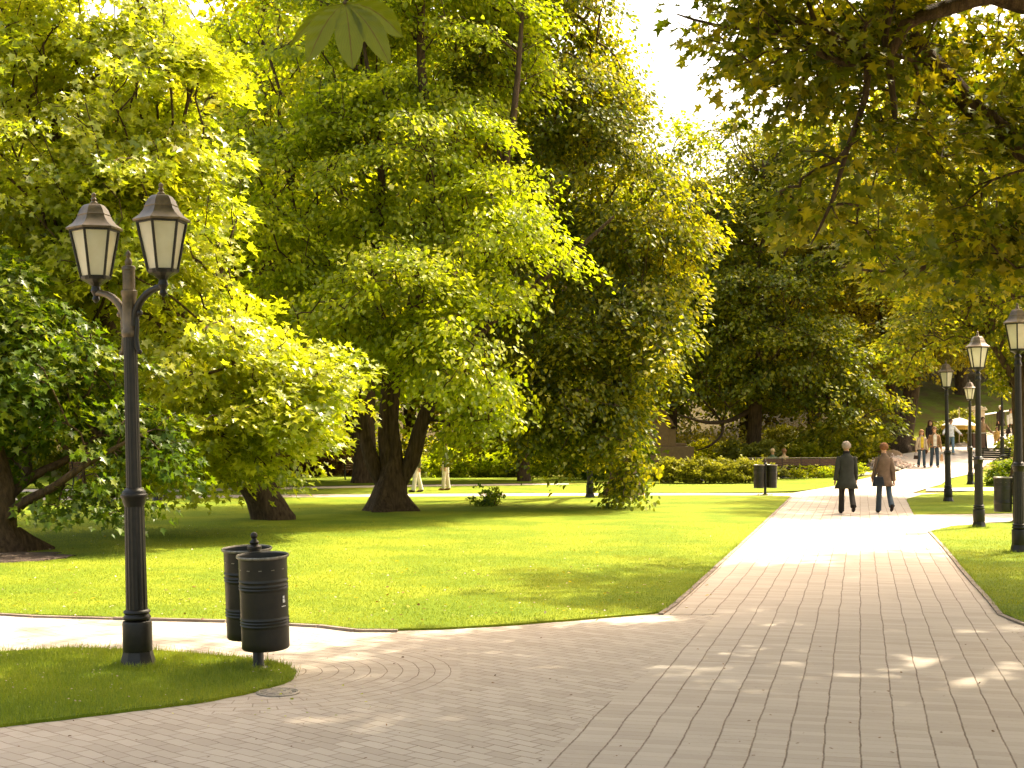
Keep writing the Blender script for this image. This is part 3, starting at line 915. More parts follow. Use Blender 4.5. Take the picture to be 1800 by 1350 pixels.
# --- dark tree with a straight trunk behind the long bench
g = G(1325, 812); g.y = 67; g = P(1322, 818, 67); g.z = 0.0
def T2(px, py, d=67): return tuple(P(px, py, d))
es = [([tuple(g), T2(1324, 780), T2(1328, 710), T2(1330, 640), T2(1310, 560), T2(1290, 500), T2(1250, 420), T2(1240, 330)], [.5, .36, .33, .28, .22, .17, .12, .05]),
      ([T2(1328, 640), T2(1345, 560), T2(1330, 480), T2(1350, 380), T2(1340, 280)], [.2, .17, .14, .1, .04]),
      ([T2(1318, 722), T2(1280, 740, 66), T2(1240, 742, 65), T2(1190, 728, 64)], [.13, .10, .08, .03]),
      ([T2(1270, 744, 66), T2(1268, 765, 65.6), T2(1245, 785, 65), T2(1222, 792, 65)], [.08, .06, .05, .02]),
      ([T2(1335, 705), T2(1400, 690, 66), T2(1460, 700, 65), T2(1520, 730, 64)], [.14, .1, .07, .03])]
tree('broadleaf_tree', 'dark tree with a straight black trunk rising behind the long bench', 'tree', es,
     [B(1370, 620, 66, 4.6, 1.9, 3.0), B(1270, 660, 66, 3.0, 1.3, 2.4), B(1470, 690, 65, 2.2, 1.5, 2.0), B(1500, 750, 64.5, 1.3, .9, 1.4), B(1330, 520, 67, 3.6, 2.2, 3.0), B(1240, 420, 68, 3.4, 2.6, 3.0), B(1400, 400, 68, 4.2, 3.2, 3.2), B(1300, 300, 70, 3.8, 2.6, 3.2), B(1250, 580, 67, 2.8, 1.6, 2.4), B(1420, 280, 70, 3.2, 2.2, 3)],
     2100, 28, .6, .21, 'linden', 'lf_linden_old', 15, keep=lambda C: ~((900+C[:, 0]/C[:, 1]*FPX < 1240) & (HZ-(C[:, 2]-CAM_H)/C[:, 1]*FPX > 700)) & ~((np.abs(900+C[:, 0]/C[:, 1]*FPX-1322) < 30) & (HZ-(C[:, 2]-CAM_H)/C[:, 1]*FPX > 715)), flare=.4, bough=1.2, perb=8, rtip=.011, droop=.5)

# --- thick double trunk by the hill path
g = G(1584, 791)
def T3(px, py, d=None): return tuple(P(px, py, d or G3))
G3 = g.y
fs = [([tuple(g), T3(1583, 770), T3(1590, 745), T3(1598, 715), T3(1602, 690), T3(1612, 640), T3(1640, 520), T3(1650, 380)], [.72, .58, .5, .42, .4, .34, .25, .1]),
      ([T3(1583, 760), T3(1574, 725), T3(1566, 690), T3(1560, 620), T3(1540, 500), T3(1530, 360)], [.34, .3, .27, .24, .18, .06])]
tree('broadleaf_tree', 'old tree with a thick black forked trunk beside the boulder on the hill path', 'tree', fs,
     [B(1600, 560, G3, 4.2, 2.6, 3), B(1500, 480, G3, 3.8, 2.6, 3), B(1680, 440, G3, 4.2, 3.4, 3), B(1740, 580, G3, 3.6, 2.0, 2.6), B(1580, 320, G3+2, 4.6, 3.6, 3.4), B(1480, 330, G3+3, 3.4, 2.4, 3), B(1540, 640, G3-2, 1.9, 1.3, 1.8)],
     1900, 26, .6, .21, 'linden', 'lf_gold', 16, flare=.5, bough=1.2, perb=8, rtip=.011, droop=.45)

# --- tree behind the nearest right lamp
g = G(1800, 852); g = Vector(P(1802, 850, 44)); g.z = 0.0
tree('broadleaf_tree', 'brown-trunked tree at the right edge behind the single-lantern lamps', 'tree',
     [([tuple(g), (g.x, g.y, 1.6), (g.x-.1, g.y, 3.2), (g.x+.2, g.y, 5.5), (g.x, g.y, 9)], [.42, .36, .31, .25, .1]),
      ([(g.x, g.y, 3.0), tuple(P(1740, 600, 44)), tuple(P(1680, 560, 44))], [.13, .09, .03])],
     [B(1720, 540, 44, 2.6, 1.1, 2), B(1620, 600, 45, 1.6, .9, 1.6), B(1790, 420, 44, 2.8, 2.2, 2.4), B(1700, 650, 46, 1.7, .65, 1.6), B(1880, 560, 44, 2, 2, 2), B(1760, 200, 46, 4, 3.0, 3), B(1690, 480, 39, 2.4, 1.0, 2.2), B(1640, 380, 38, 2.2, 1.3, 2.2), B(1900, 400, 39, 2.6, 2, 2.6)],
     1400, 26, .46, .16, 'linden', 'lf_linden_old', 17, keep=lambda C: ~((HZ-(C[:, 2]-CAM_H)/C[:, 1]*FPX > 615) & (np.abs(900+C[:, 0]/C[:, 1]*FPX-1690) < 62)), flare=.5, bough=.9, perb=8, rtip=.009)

# --- overhead chestnut: its crown is above the frame and shades the paving
g = Vector((8.5, 6.0, 0))
def not_seen(C):
    return ~in_view(C*[1, 1, 1]-[0, 0, 1.1], 1.5) & (C[:, 2] > 4.0) | (C[:, 1] < 1.5)
tree('chestnut_tree', 'big chestnut at the path edge whose crown shades the near paving', 'tree',
     [([(g.x, g.y, 0), (g.x, g.y, 2), (g.x-.2, g.y, 4.5), (g.x-.4, g.y+.5, 8), (g.x-.6, g.y+.8, 11.5)], [.5, .4, .36, .26, .1])],
     [((4.5, 7.2, 10.2), (5.2, 4.0, 1.9), 1.2), ((9.4, 11.5, 10.5), (4.4, 4.2, 2.6), 1.2), ((6, 5, 12.6), (6, 5.2, 1.8), 1), ((1.0, 8.5, 9.2), (3.4, 3.6, 1.3), 1.3), ((2.5, 13.2, 11.4), (4.6, 3.3, 1.4), 1.3), ((10.5, 23.5, 12), (3.2, 3.4, 1.8), 1)],
     2700, 28, .6, .26, 'linden', 'lf_linden', 18, bough=1.8, perb=2, rtip=.01, avoid=not_seen)

# --- far wood: three models shared by the copies
def far_model(seed, mat, h, rx, nclu=1300, sz=.33, label='', loc=(0, 0, 0)):
    x, y, z = loc
    st = [([(x, y, z), (x, y, z+h*.2), (x+.3, y, z+h*.4), (x, y, z+h*.65), (x, y, z+h*.9)], [.45, .36, .3, .2, .06]),
          ([(x, y, z+h*.22), (x+rx*.3, y-rx*.2, z+h*.42), (x+rx*.55, y-rx*.3, z+h*.6)], [.22, .15, .05]),
          ([(x, y, z+h*.26), (x-rx*.35, y-rx*.1, z+h*.45), (x-rx*.6, y, z+h*.62)], [.2, .14, .05])]
    bl = [((x, y, z+h*.38), (rx*.95, rx*.8, h*.2), 1.2), ((x-rx*.35, y, z+h*.6), (rx*.7, rx*.7, h*.2), 1), ((x+rx*.4, y-rx*.2, z+h*.55), (rx*.7, rx*.7, h*.2), 1), ((x, y, z+h*.8), (rx*.6, rx*.6, h*.2), 1), ((x+rx*.1, y-rx*.5, z+h*.3), (rx*.7, rx*.5, h*.14), 1)]
    return tree('background_tree', label, 'tree', st, bl, nclu, 24, .85, sz, 'simple', mat, seed, group='trees of the wood behind the park', flare=.3, bough=1.5, perb=7, rtip=.016, droop=.4, tone=.8)
GRP = 'trees of the wood behind the park'
models = []
far_spots = [
 # px, depth, scale, model, label
 (180, 74, 1.0, 0, 'far olive tree behind the bright maple, seen left of the lamp lanterns'),
 (420, 66, .95, 1, 'far yellow-green tree between the bright maple and the linden'),
 (620, 72, 1.1, 2, 'far deep green tree behind the left side of the linden'),
 (820, 84, 1.05, 0, 'far olive tree behind the linden stems'),
 (1010, 78, 1.0, 1, 'far yellow-green tree behind the right side of the linden'),
 (1180, 92, 1.02, 2, 'far tree behind the stone monument, below the gap of sky'),
 (1310, 98, 1.0, 1, 'far tree topping the wood right under the gap of sky'),
 (1430, 90, 1.1, 0, 'far olive tree to the right of the gap of sky'),
 (1560, 100, 1.0, 2, 'far deep green tree on the slope above the forked trunk'),
 (1690, 96, 1.0, 1, 'far yellow-green tree on the slope above the parasol'),
 (1820, 100, 1.1, 0, 'far olive tree on the slope at the right edge'),
 (40, 64, .9, 2, 'far deep green tree at the left edge'),
 (720, 104, 1.25, 1, 'tall far tree rising behind the linden top'),
 (330, 98, 1.3, 0, 'tall far tree rising above the bright maple'),
  (470, 88, 1.35, 2, 'tall deep green tree in the gap between maple and linden tops'),
 (470, 50, 1.02, 1, 'leafy tree standing close behind the bright maple and left of the linden'),
 (640, 56, 1.12, 2, 'dark green tree close behind the linden left side'),
 (-180, 80, 1.2, 1, 'far yellow-green tree beyond the left edge'),
 (1620, 125, 1.0, 0, 'farthest tree high on the right slope'),
 (1480, 120, 1.0, 1, 'farthest tree behind the bench wood'),
 (920, 58, .62, 2, 'small deep green tree just behind the linden'),
 (560, 110, 1.3, 2, 'tall deep green tree far behind the linden left top'),
 (1060, 110, .98, 0, 'farthest tree behind the linden right edge'),
]
mats3 = ['lf_gold', 'lf_bg', 'lf_linden']
hts = [(21, 6.4), (20, 6.8), (22, 6.0)]
for i in range(3):
    models.append(None)
for i, (px, d, sc, mi, lab) in enumerate(far_spots):
    x = (px-900)/FPX*d
    z = ht(x, d)-.1
    if models[mi] is None:
        models[mi] = far_model(30+mi, mats3[mi], hts[mi][0], hts[mi][1], label=lab)
        o = models[mi]
    else:
        o = copy_tree(models[mi])
    o.location = (x, d, z)
    o.rotation_euler = (0, 0, random.uniform(0, 6.28))
    o.scale = (sc, sc, sc*random.uniform(.95, 1.05))
    o['label'] = lab

# --- bushes and hedges
def bush(name, label, cat, blobs, n, per, spray, size, kind, mat, seed, group=None, stems=True, droop=.15, bough=.25, flat=.9):
    rng = np.random.default_rng(seed)
    b0 = blobs[0][0]
    base = Vector((b0[0], b0[1], ht(b0[0], b0[1])))
    root = empty(name, base); tag(root, label, cat, group)
    C, D = blob_clusters(rng, blobs, n, flat, bough, 5)
    gz = np.array([ht(c[0], c[1]) for c in C]); C[:, 2] = np.maximum(C[:, 2], gz+.05+rng.uniform(0, .1, len(C)))
    c, tp, nr, sz, rn = sprays(rng, C, D, per, spray, size, droop, .6, .7)
    me = leaf_mesh('foliage', c-np.array(base), tp+[0, 0, .5], nr, sz, rn, kind)
    link('foliage', me, MAT[mat], root)
    for _ in range(5):
        mb = MB()
        i = rng.integers(len(C)); q = C[i]
        b = Vector((q[0]*.6+b0[0]*.4 if len(blobs) == 1 else q[0]+rng.normal()*.1, q[1], ht(q[0], q[1])-.03))-base
        e = Vector(q)-base
        mb.tube([b, (b+e)/2+Vector((rng.normal()*.05, rng.normal()*.05, .03)), e], [.018, .012, .005], 5)
        mb.build('stem', MAT['bark'], root)
    return root

def GB(px, d, z, rx, rz, ry=None, w=1):
    x = (px-900)/FPX*d
    return ((x, d, z+ht(x, d)), (rx, ry or rx, rz), w)
bush('juniper_hedge', 'low feathery yellow-green juniper hedge in front of the stone monument', 'hedge',
     [GB(px, 55.5+random.uniform(-.3, .3), .38, .55, .42, .6) for px in range(1165, 1335, 14)], 620, 26, .2, .12, 'simple', 'lf_hedge', 50, droop=-.2)
bush('hedge', 'long dark hedge behind the linden at the back of the lawn', 'hedge',
     [GB(px, 64+random.uniform(-.5, .5), .6, .9, .75, .7) for px in range(760, 1150, 22)], 700, 24, .3, .17, 'simple', 'lf_linden', 51)
bush('hedge', 'rusty brown hedge at the back of the lawn left of the linden trunk', 'hedge',
     [GB(px, 66+random.uniform(-.5, .5), .6, .9, .8, .7) for px in range(400, 640, 22)], 480, 24, .3, .17, 'simple', 'lf_red', 52)
bush('hedge', 'green hedge at the back of the lawn behind the double lamp', 'hedge',
     [GB(px, 68+random.uniform(-.5, .5), .7, .9, .9, .7) for px in range(-60, 400, 24)], 640, 24, .3, .17, 'simple', 'lf_bg', 53)
for i, (px, d, lab) in enumerate([(1375, 60.0, 'small bushy shrub nearest the twin bin in the bed before the long bench'), (1402, 60.0, 'second small shrub from the twin bin before the long bench'), (1428, 60.4, 'middle small shrub before the long bench'), (1450, 60.0, 'dark small shrub before the bench, left of the man in the dark coat'), (1466, 60.3, 'small shrub half hidden by the man in the dark coat'), (1512, 60.2, 'dark small shrub at the bench end, right of the man in the dark coat')]):
    bush('shrub', lab, 'shrub', [GB(px, d, .24, .26, .15)], 46, 18, .10, .075, 'simple', ['lf_hedge', 'lf_bg', 'lf_bg', 'lf_linden', 'lf_bg', 'lf_linden'][i], 60+i, 'small shrubs in the bed before the long bench')
bush('bush', 'yellow-green leafy bush behind the two people sitting on the bench', 'bush', [GB(1340, 64.5, .8, .9, .7)], 110, 22, .25, .14, 'linden', 'lf_hedge', 70)
bush('bush', 'wide leafy bush behind the long bench, left of the man in the dark coat', 'bush', [GB(1430, 64.6, .9, 1.3, .9), GB(1465, 64.8, .9, 1.0, .8)], 240, 22, .25, .14, 'linden', 'lf_bg', 71)
bush('bush', 'bush with pale leaves at the foot of the dark straight trunk', 'bush', [GB(1295, 66.0, .8, .9, .8)], 130, 22, .25, .14, 'linden', 'lf_hedge', 72)
bush('bush', 'bright bush between the parasol and the hill path', 'bush', [GB(1690, 76, .9, 1.0, .8), GB(1668, 77, .5, .9, .5)], 200, 22, .25, .15, 'linden', 'lf_hedge', 73)
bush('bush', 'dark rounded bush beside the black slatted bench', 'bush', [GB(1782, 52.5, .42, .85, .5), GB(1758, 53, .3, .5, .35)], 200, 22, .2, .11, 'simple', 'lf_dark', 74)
bush('bush', 'small yellow bush on the hill path edge behind the nearest right lamp', 'bush', [GB(1783, 68, .4, .6, .45)], 60, 22, .2, .12, 'linden', 'lf_maple', 75)
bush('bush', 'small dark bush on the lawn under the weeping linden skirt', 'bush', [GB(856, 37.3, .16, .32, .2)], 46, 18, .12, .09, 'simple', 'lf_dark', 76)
bush('bush', 'bush with pale pink blossom behind the boulder', 'bush', [GB(1500, 68, .9, 1.4, .8)], 120, 22, .3, .15, 'linden', 'lf_bg', 77)
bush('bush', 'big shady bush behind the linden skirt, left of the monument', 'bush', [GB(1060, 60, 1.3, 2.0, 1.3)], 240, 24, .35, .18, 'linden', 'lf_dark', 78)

bush('bush', 'shady bush behind the hedge between monument and the straight trunk', 'bush', [GB(1250, 70, .9, 1.5, .8)], 150, 22, .3, .16, 'linden', 'lf_bg', 79)
bush('bush', 'large leafy bush behind the bench, under the dark straight tree', 'bush', [GB(1400, 71, 1.2, 2.0, 1.1)], 220, 22, .3, .16, 'linden', 'lf_hedge', 80)
bush('bush', 'dense bush between the boulder and the bench end', 'bush', [GB(1520, 70, 1.0, 1.3, .9)], 160, 22, .3, .16, 'linden', 'lf_bg', 82)

def undergrowth(pxs, d0, d1, n, mat, seed, hz):
    rng = np.random.default_rng(seed)
    px = rng.uniform(pxs[0], pxs[1], n); d = rng.uniform(d0, d1, n)
    x = (px-900)/FPX*d
    z = np.array([ht(a, b) for a, b in zip(x, d)])+rng.uniform(0, 1, n)**1.4*hz*(.6+.4*np.sin(px*.045+seed)**2)
    C = np.stack([x, d, z], 1); D = unit(np.stack([rng.normal(size=n)*.4, -np.ones(n), np.zeros(n)], 1))
    c, tp, nr, sz, rn = sprays(rng, C, D, 16, .7, .26, .3, .6, .8)
    me = leaf_mesh('undergrowth', c, tp, nr, sz, rn, 'simple')
    tag(link('undergrowth', me, MAT[mat]), kind='stuff')
undergrowth((-100, 1130), 82, 92, 1700, 'lf_bg', 90, 3.2)
undergrowth((1130, 1545), 84, 94, 750, 'lf_gold', 91, 3.0)

# ------------------------------------------------------------------ street lamps
def lantern(parent, at, rot, s=1.0):
    """six-sided tapering lantern; 'at' is the foot of its body"""
    hx = Matrix.Rotation(rot, 3, 'Z')
    ax, ay, az = at
    def cc(z): return (ax, ay, az+z*s)
    m = MB()
    # bottom cup, frame rings, corner bars
    m.lathe([(.012, -.20), (.035, -.17), (.022, -.14), (.045, -.10), (.035, -.06), (.07, -.03), (.118, -.005), (.125, .02)], 12, at)
    m.lathe([(.125*s, .0), (.132*s, .0), (.135*s, .03*s), (.120*s, .03*s)], 6, at, M=hx, caps=False)
    m.lathe([(.200*s, .43*s), (.222*s, .43*s), (.222*s, .455*s), (.200*s, .455*s)], 6, at, M=hx, caps=False)
    for k in range(6):
        a = rot+k*PI/3
        p0 = Vector((ax+.126*s*math.cos(a), ay+.126*s*math.sin(a), az+.01*s)); p1 = Vector((ax+.212*s*math.cos(a), ay+.212*s*math.sin(a), az+.44*s))
        m.tube([p0, p1], .0125*s, 6)
    fr = m.build('lantern_frame', MAT['iron'], parent)
    g = MB()
    g.lathe([(.118*s, .025*s), (.200*s, .435*s)], 6, at, M=hx, caps=False)
    g.build('glass', MAT['glass'], fr)
    rf = MB()
    prof = [(.248, .445), (.252, .462), (.238, .472), (.192, .505), (.160, .545), (.145, .575), (.148, .584), (.140, .592), (.124, .632), (.100, .664), (.082, .676), (.030, .682)]
    rf.lathe([(r*s, z*s) for r, z in prof], 6, at, M=hx)
    r_ = rf.build('lantern_roof', MAT['iron_roof'], fr, smooth=25, bevel=None)
    f = MB()
    f.lathe([(.034*s, .675*s), (.036*s, .695*s), (.018*s, .712*s), (.027*s, .728*s), (.013*s, .746*s), (.021*s, .76*s), (.020*s, .776*s), (.004*s, .788*s)], 10, at)
    f.build('finial', MAT['iron_roof'], r_, smooth=50)
    return fr

def pole_parts(root, top, s=1.0, upper=.056):
    b = MB()
    b.lathe([(.155, 0.0), (.155, .035), (.148, .05), (.125, .135), (.122, .15), (.124, .155)], 8, phase=PI/8)
    b.lathe([(.118, .15), (.121, .16), (.121, .385), (.117, .40), (.100, .405)], 24)
    b.build('base', MAT['iron'], root, smooth=35, bevel=.004)
    c = MB()
    c.lathe([(.092, .405), (.112, .42), (.116, .435), (.104, .452), (.100, .46), (.112, .475), (.108, .49), (.088, .50)], 24)
    c.build('collar', MAT['iron'], root, smooth=50)
    sh = MB()
    nf = 32
    def fl(z0, r0, z1, r1, seg=2):
        prof = []
        vs = []; fs = []
        for j in range(seg+1):
            t = j/seg; z = z0+(z1-z0)*t; r = r0+(r1-r0)*t
            for k in range(nf):
                rr = r*(1-.055*(k % 2))
                a = 2*PI*k/nf
                vs.append((rr*math.cos(a), rr*math.sin(a), z))
        for j in range(seg):
            for k in range(nf):
                k2 = (k+1) % nf
                fs.append((j*nf+k, j*nf+k2, (j+1)*nf+k2, (j+1)*nf+k))
        sh.add(vs, fs)
    fl(.49, .090, 1.40, .082)
    fl(1.50, .064, top, upper)
    sh.build('shaft', MAT['iron'], root)
    c = MB()
    c.lathe([(.080, 1.36), (.096, 1.40), (.098, 1.425), (.115, 1.445), (.113, 1.462), (.098, 1.47), (.096, 1.49), (.085, 1.50), (.066, 1.52)], 24)
    c.build('collar', MAT['iron'], root, smooth=50)

def double_lamp():
    g = G(243, 1173)
    root = empty('street_lamp', (g.x, g.y, -.01))
    tag(root, 'tall black double-lantern lamp standing in the small grass island beside the twin bin', 'street lamp')
    pole_parts(root, 2.80)
    m = MB()
    m.lathe([(.058, 2.78), (.070, 2.80), (.070, 2.83), (.060, 2.85), (.060, 3.12), (.068, 3.14), (.068, 3.17), (.052, 3.18), (.052, 3.34), (.058, 3.345), (.058, 3.37), (.05, 3.38), (.02, 3.385)], 16)
    m.lathe([(.022, 3.38), (.034, 3.41), (.026, 3.435), (.012, 3.45), (.022, 3.47), (.020, 3.49), (.005, 3.51)], 10)
    ax = Vector((.335, -.19, 0)); al = ax.length; ad = ax.normalized()
    m.build('crown_post', MAT['iron_roof'], root, smooth=45)
    for sgn in (-1, 1):
        a = MB()
        pts = []
        for t in np.linspace(0, 1, 9):
            th = t*PI/2
            r = .05+(al-.05)*(1-math.cos(th)); z = 2.915+.305*math.sin(th)**.95*1.0
            pts.append(Vector((ad.x*sgn*r, ad.y*sgn*r, z-.04)))
        a.tube(pts, [.034]*3+[.032]*3+[.028]*3, 10)
        # scroll below the arm
        sc = [Vector((ad.x*sgn*r, ad.y*sgn*r, z)) for r, z in ((.055, 3.0), (.085, 2.92), (.078, 2.84), (.066, 2.78), (.075, 2.70), (.098, 2.64))]
        a.tube(sc, [.014, .018, .02, .022, .024, .014], 8)
        a.ball((ad.x*sgn*.115, ad.y*sgn*.115, 2.98), .026, 10)
        a.ball((ad.x*sgn*.105, ad.y*sgn*.105, 2.655), .022, 8)
        ar = a.build('arm', MAT['iron_roof'] if sgn < 0 else MAT['iron'], root, smooth=60)
        lf = lantern(root, (ad.x*sgn*al, ad.y*sgn*al, 3.295), R(22), .94)
    root.rotation_euler = (R(.3), R(-1.3), 0)
    return root
double_lamp()

def single_lamp():
    root = empty('street_lamp')
    pole_parts(root, 3.12, upper=.050)
    m = MB()
    m.lathe([(.050, 3.10), (.062, 3.12), (.062, 3.15), (.05, 3.17), (.05, 3.24), (.06, 3.25), (.04, 3.29)], 16)
    m.build('neck', MAT['iron'], root, smooth=45)
    lantern(root, (0, 0, 3.36), R(8), 1.0)
    return root
GL = 'single-lantern lamps in the park'
proto = single_lamp()
spots = [(1792, 972, 'nearest single-lantern lamp, cut by the right edge of the photo', -.5),
         (1721, 928, 'single-lantern lamp on the corner of the lawn left of the nearest right lamp', -.6),
         (1667, 882, 'single-lantern lamp on the pointed lawn tip, farthest left of the right-hand group', -1.1),
         (1706, 851, 'single-lantern lamp on the lawn tip right beside the slatted bench', -.8),
         (1762, 828, 'single-lantern lamp in the dark bush behind the slatted bench', -.3),
         (1037, 875, 'single-lantern lamp whose top is hidden in the weeping linden branches', 0),
         (277, 881, 'single-lantern lamp at the far path, right-hand one of two behind the double lamp', 0),
         (261, 874, 'single-lantern lamp at the far path, left-hand one of two behind the double lamp', 0)]
for i, (px, py, lab, lean) in enumerate(spots):
    o = proto if i == 0 else copy_tree(proto)
    g = G(px, py)
    o.location = (g.x, g.y, g.z-.01); o.rotation_euler = (0, R(lean), R([0, 24, 12, 35, 5, 15, 40, 20][i]))
    tag(o, lab, 'street lamp', GL)

# ------------------------------------------------------------------ twin litter bins
def litter_bin(decal=False):
    root = empty('litter_bin')
    p = MB()
    p.lathe([(.095, 0), (.095, .02), (.07, .03), (.05, .05), (.045, .06), (.045, 1.02), (.06, 1.03), (.06, 1.05), (.035, 1.07)], 18)
    p.lathe([(.030, 1.06), (.040, 1.085), (.022, 1.105), (.018, 1.115)], 12)
    p.ball((0, 0, 1.14), .030, 12)
    for sgn in (-1, 1):
        p.box((0, sgn*.05, .92), (.03, .10, .03)); p.box((0, sgn*.05, .42), (.03, .10, .03))
    p.build('post', MAT['iron'], root, smooth=45)
    for sgn in (-1, 1):
        can = MB()
        prof = [(.02, .235), (.185, .235), (.192, .245)]
        for z in np.arange(.30, .98, .0125):
            r = .192+.004*(z-.3)
            for zb in (.435, .462, .49, .735, .765, .795):
                if abs(z-zb) < .007: r += .0065
            prof.append((r, float(z)))
        prof += [(.196, .985), (.206, .992), (.209, 1.0), (.203, 1.008), (.190, 1.0), (.186, .97), (.180, .27), (.02, .262)]
        n = 40
        can.lathe(prof, n, (0, 0, 0), caps=True)
        # small slots under the rim
        c = can.build('can', MAT['binmetal'], root, smooth=35)
        c.location = (0, sgn*.255, 0)
        sl = MB()
        for k in range(12):
            a = 2*PI*k/12+.15
            sl.box((.1952*math.cos(a), .1952*math.sin(a), .90), (.004, .026, .007), rz=a)
        sl.build('slot', MAT['rim'], c)
        rim = MB()
        rim.lathe([(.2035, .986), (.2115, .992), (.2135, 1.002), (.2085, 1.011), (.2015, 1.008), (.1995, .998)], n, (0, 0, 0), caps=False)
        rim.build('rim', MAT['rim'], c, smooth=60)
        if decal and sgn < 0:
            d = MB()
            for da, dz, w, h in ((0, .03, .018, .018), (.0, 0, .022, .032), (.05, -.005, .012, .02), (-.01, -.045, .05, .006)):
                a = R(-53)+da
                d.box((.1975*math.cos(a), .1975*math.sin(a), .64+dz), (.002, w, h), rz=a)
            d.build('sticker', MAT['white'], c)
    return root
b0 = litter_bin(True)
g = G(455, 1178)
b0.location = (g.x, g.y, 0.0); b0.rotation_euler = (R(2.0), R(-2.6), R(25)); b0.scale = (1, 1, .985)
tag(b0, 'black twin litter bin with two round cans, in the small grass island', 'litter bin', 'twin litter bins')
pb = litter_bin(False)
g = G(1345, 870)
pb.location = (g.x, g.y, 0); pb.rotation_euler = (0, R(-1), R(108)); pb.scale = (.9, .9, .98)
tag(pb, 'dark twin litter bin at the lawn tip before the juniper hedge', 'litter bin', 'twin litter bins')
p2 = copy_tree(pb)
g = G(1784, 918)
p2.location = (g.x, g.y, 0); p2.rotation_euler = (0, 0, R(80)); p2.scale = (1, 1, 1)
p2['label'] = 'brown-black twin litter bin behind the nearest right lamp post'

# ------------------------------------------------------------------ manhole cover
g = G(489, 1218)
m = MB()
m.lathe([(.165, 0), (.165, .008), (.150, .012), (.145, .008), (.10, .008), (.095, .013), (.06, .013), (.055, .008), (.02, .008), (.015, .012), (.003, .012)], 28)
for k in range(12):
    a = k*PI/6; m.box((.122*math.cos(a), .122*math.sin(a), .010), (.03, .012, .006), rz=a)
o = m.build('manhole_cover', MAT['manhole'])
o.location = (g.x, g.y, .001)
tag(o, 'small round iron cover set in the pavers by the grass island edge', 'manhole cover')

# ------------------------------------------------------------------ kerb along the lawn front
def kerb(name, pts, lab):
    W = [G(*p) for p in pts]
    m = MB()
    for a, b in zip(W[:-1], W[1:]):
        n = max(1, int((b-a).length/.9))
        for q in range(n):
            p0 = a.lerp(b, q/n); p1 = a.lerp(b, (q+.985)/n)
            d = p1-p0; ang = math.atan2(d.y, d.x)
            m.box(((p0.x+p1.x)/2, (p0.y+p1.y)/2, .008+random.uniform(-.004, .004)), (d.length, .055, .034), rz=ang+random.uniform(-.006, .006))
    o = m.build(name, MAT['kerb'], bevel=None)
    tag(o, kind='structure')
    return o
kerb('kerb', [(-300, 1071), (0, 1081.5), (60, 1085), (200, 1089), (400, 1094), (560, 1102.5), (625, 1110.5), (700, 1111)], '')
kerb('kerb', [(1162, 1081), (1188, 1063), (1243, 1013), (1333, 930), (1391, 874.5)], '')
kerb('kerb', [(1634, 936), (1659, 963), (1697, 1011), (1739, 1057), (1758, 1082), (1797, 1098), (1850, 1112)], '')

# ------------------------------------------------------------------ long bench, slatted bench
def long_bench():
    a = P(1308, 840, 61.5); b = P(1506, 840, 62.5)
    L = (b-a).length; ang = math.atan2(b.y-a.y, b.x-a.x)
    root = empty('park_bench', (a.x, a.y, 0), ang)
    tag(root, 'very long brown plank bench seen from behind, left of the man in the dark coat', 'bench')
    n = 6
    for k in range(3):
        m = MB()
        for q in range(n):
            m.box((L*(q+.5)/n, -.02, .62+.105*k), (L/n-.03, .035, .092))
        m.build('backrest_board', MAT['wood'], root)
    m = MB(); m.box((L/2, -.01, .925), (L+.04, .085, .022)); m.build('cap_rail', MAT['palestone'], root)
    m = MB()
    for k in range(4): m.box((L/2, .12+.11*k, .43), (L, .09, .035))
    m.build('seat', MAT['wood'], root)
    for q in range(n+1):
        m = MB(); x = L*q/n
        m.box((x, .01, .455), (.06, .05, .91)); m.box((x, .28, .20), (.06, .5, .40))
        m.build('leg', MAT['black'], root)
    return root, a, b
LB, LA, LBp = long_bench()

def slat_bench(loc, rz, lab, grp=None, mat='black'):
    root = empty('park_bench', loc, rz)
    tag(root, lab, 'bench', grp)
    L = 1.7
    for k in range(5):
        m = MB(); m.box((0, -.2+.095*k, .44), (L, .07, .03)); m.build('slat', MAT[mat], root)
    M = Matrix.Rotation(R(-14), 3, 'X')
    for k in range(5):
        m = MB(); m.box((0, .26+.026*k, .54+.095*k), (L, .025, .075), M=M); m.build('slat', MAT[mat], root)
    for s in (-1, 1):
        m = MB(); x = s*(L/2-.12)
        m.tube([(x, -.24, 0), (x, -.2, .22), (x, -.24, .42), (x, .22, .42), (x, .30, .6), (x, .40, .98)], .028, 8)
        m.tube([(x, .34, 0), (x, .22, .2), (x, .22, .42)], .028, 8)
        m.tube([(x, -.22, .42), (x, -.26, .60), (x, -.1, .66), (x, .30, .64)], .022, 8)
        m.build('leg', MAT['black'], root)
    return root
g = G(1741, 826)
slat_bench((g.x, g.y, g.z), R(-62), 'black slatted park bench on the verge behind the single-lantern lamps')

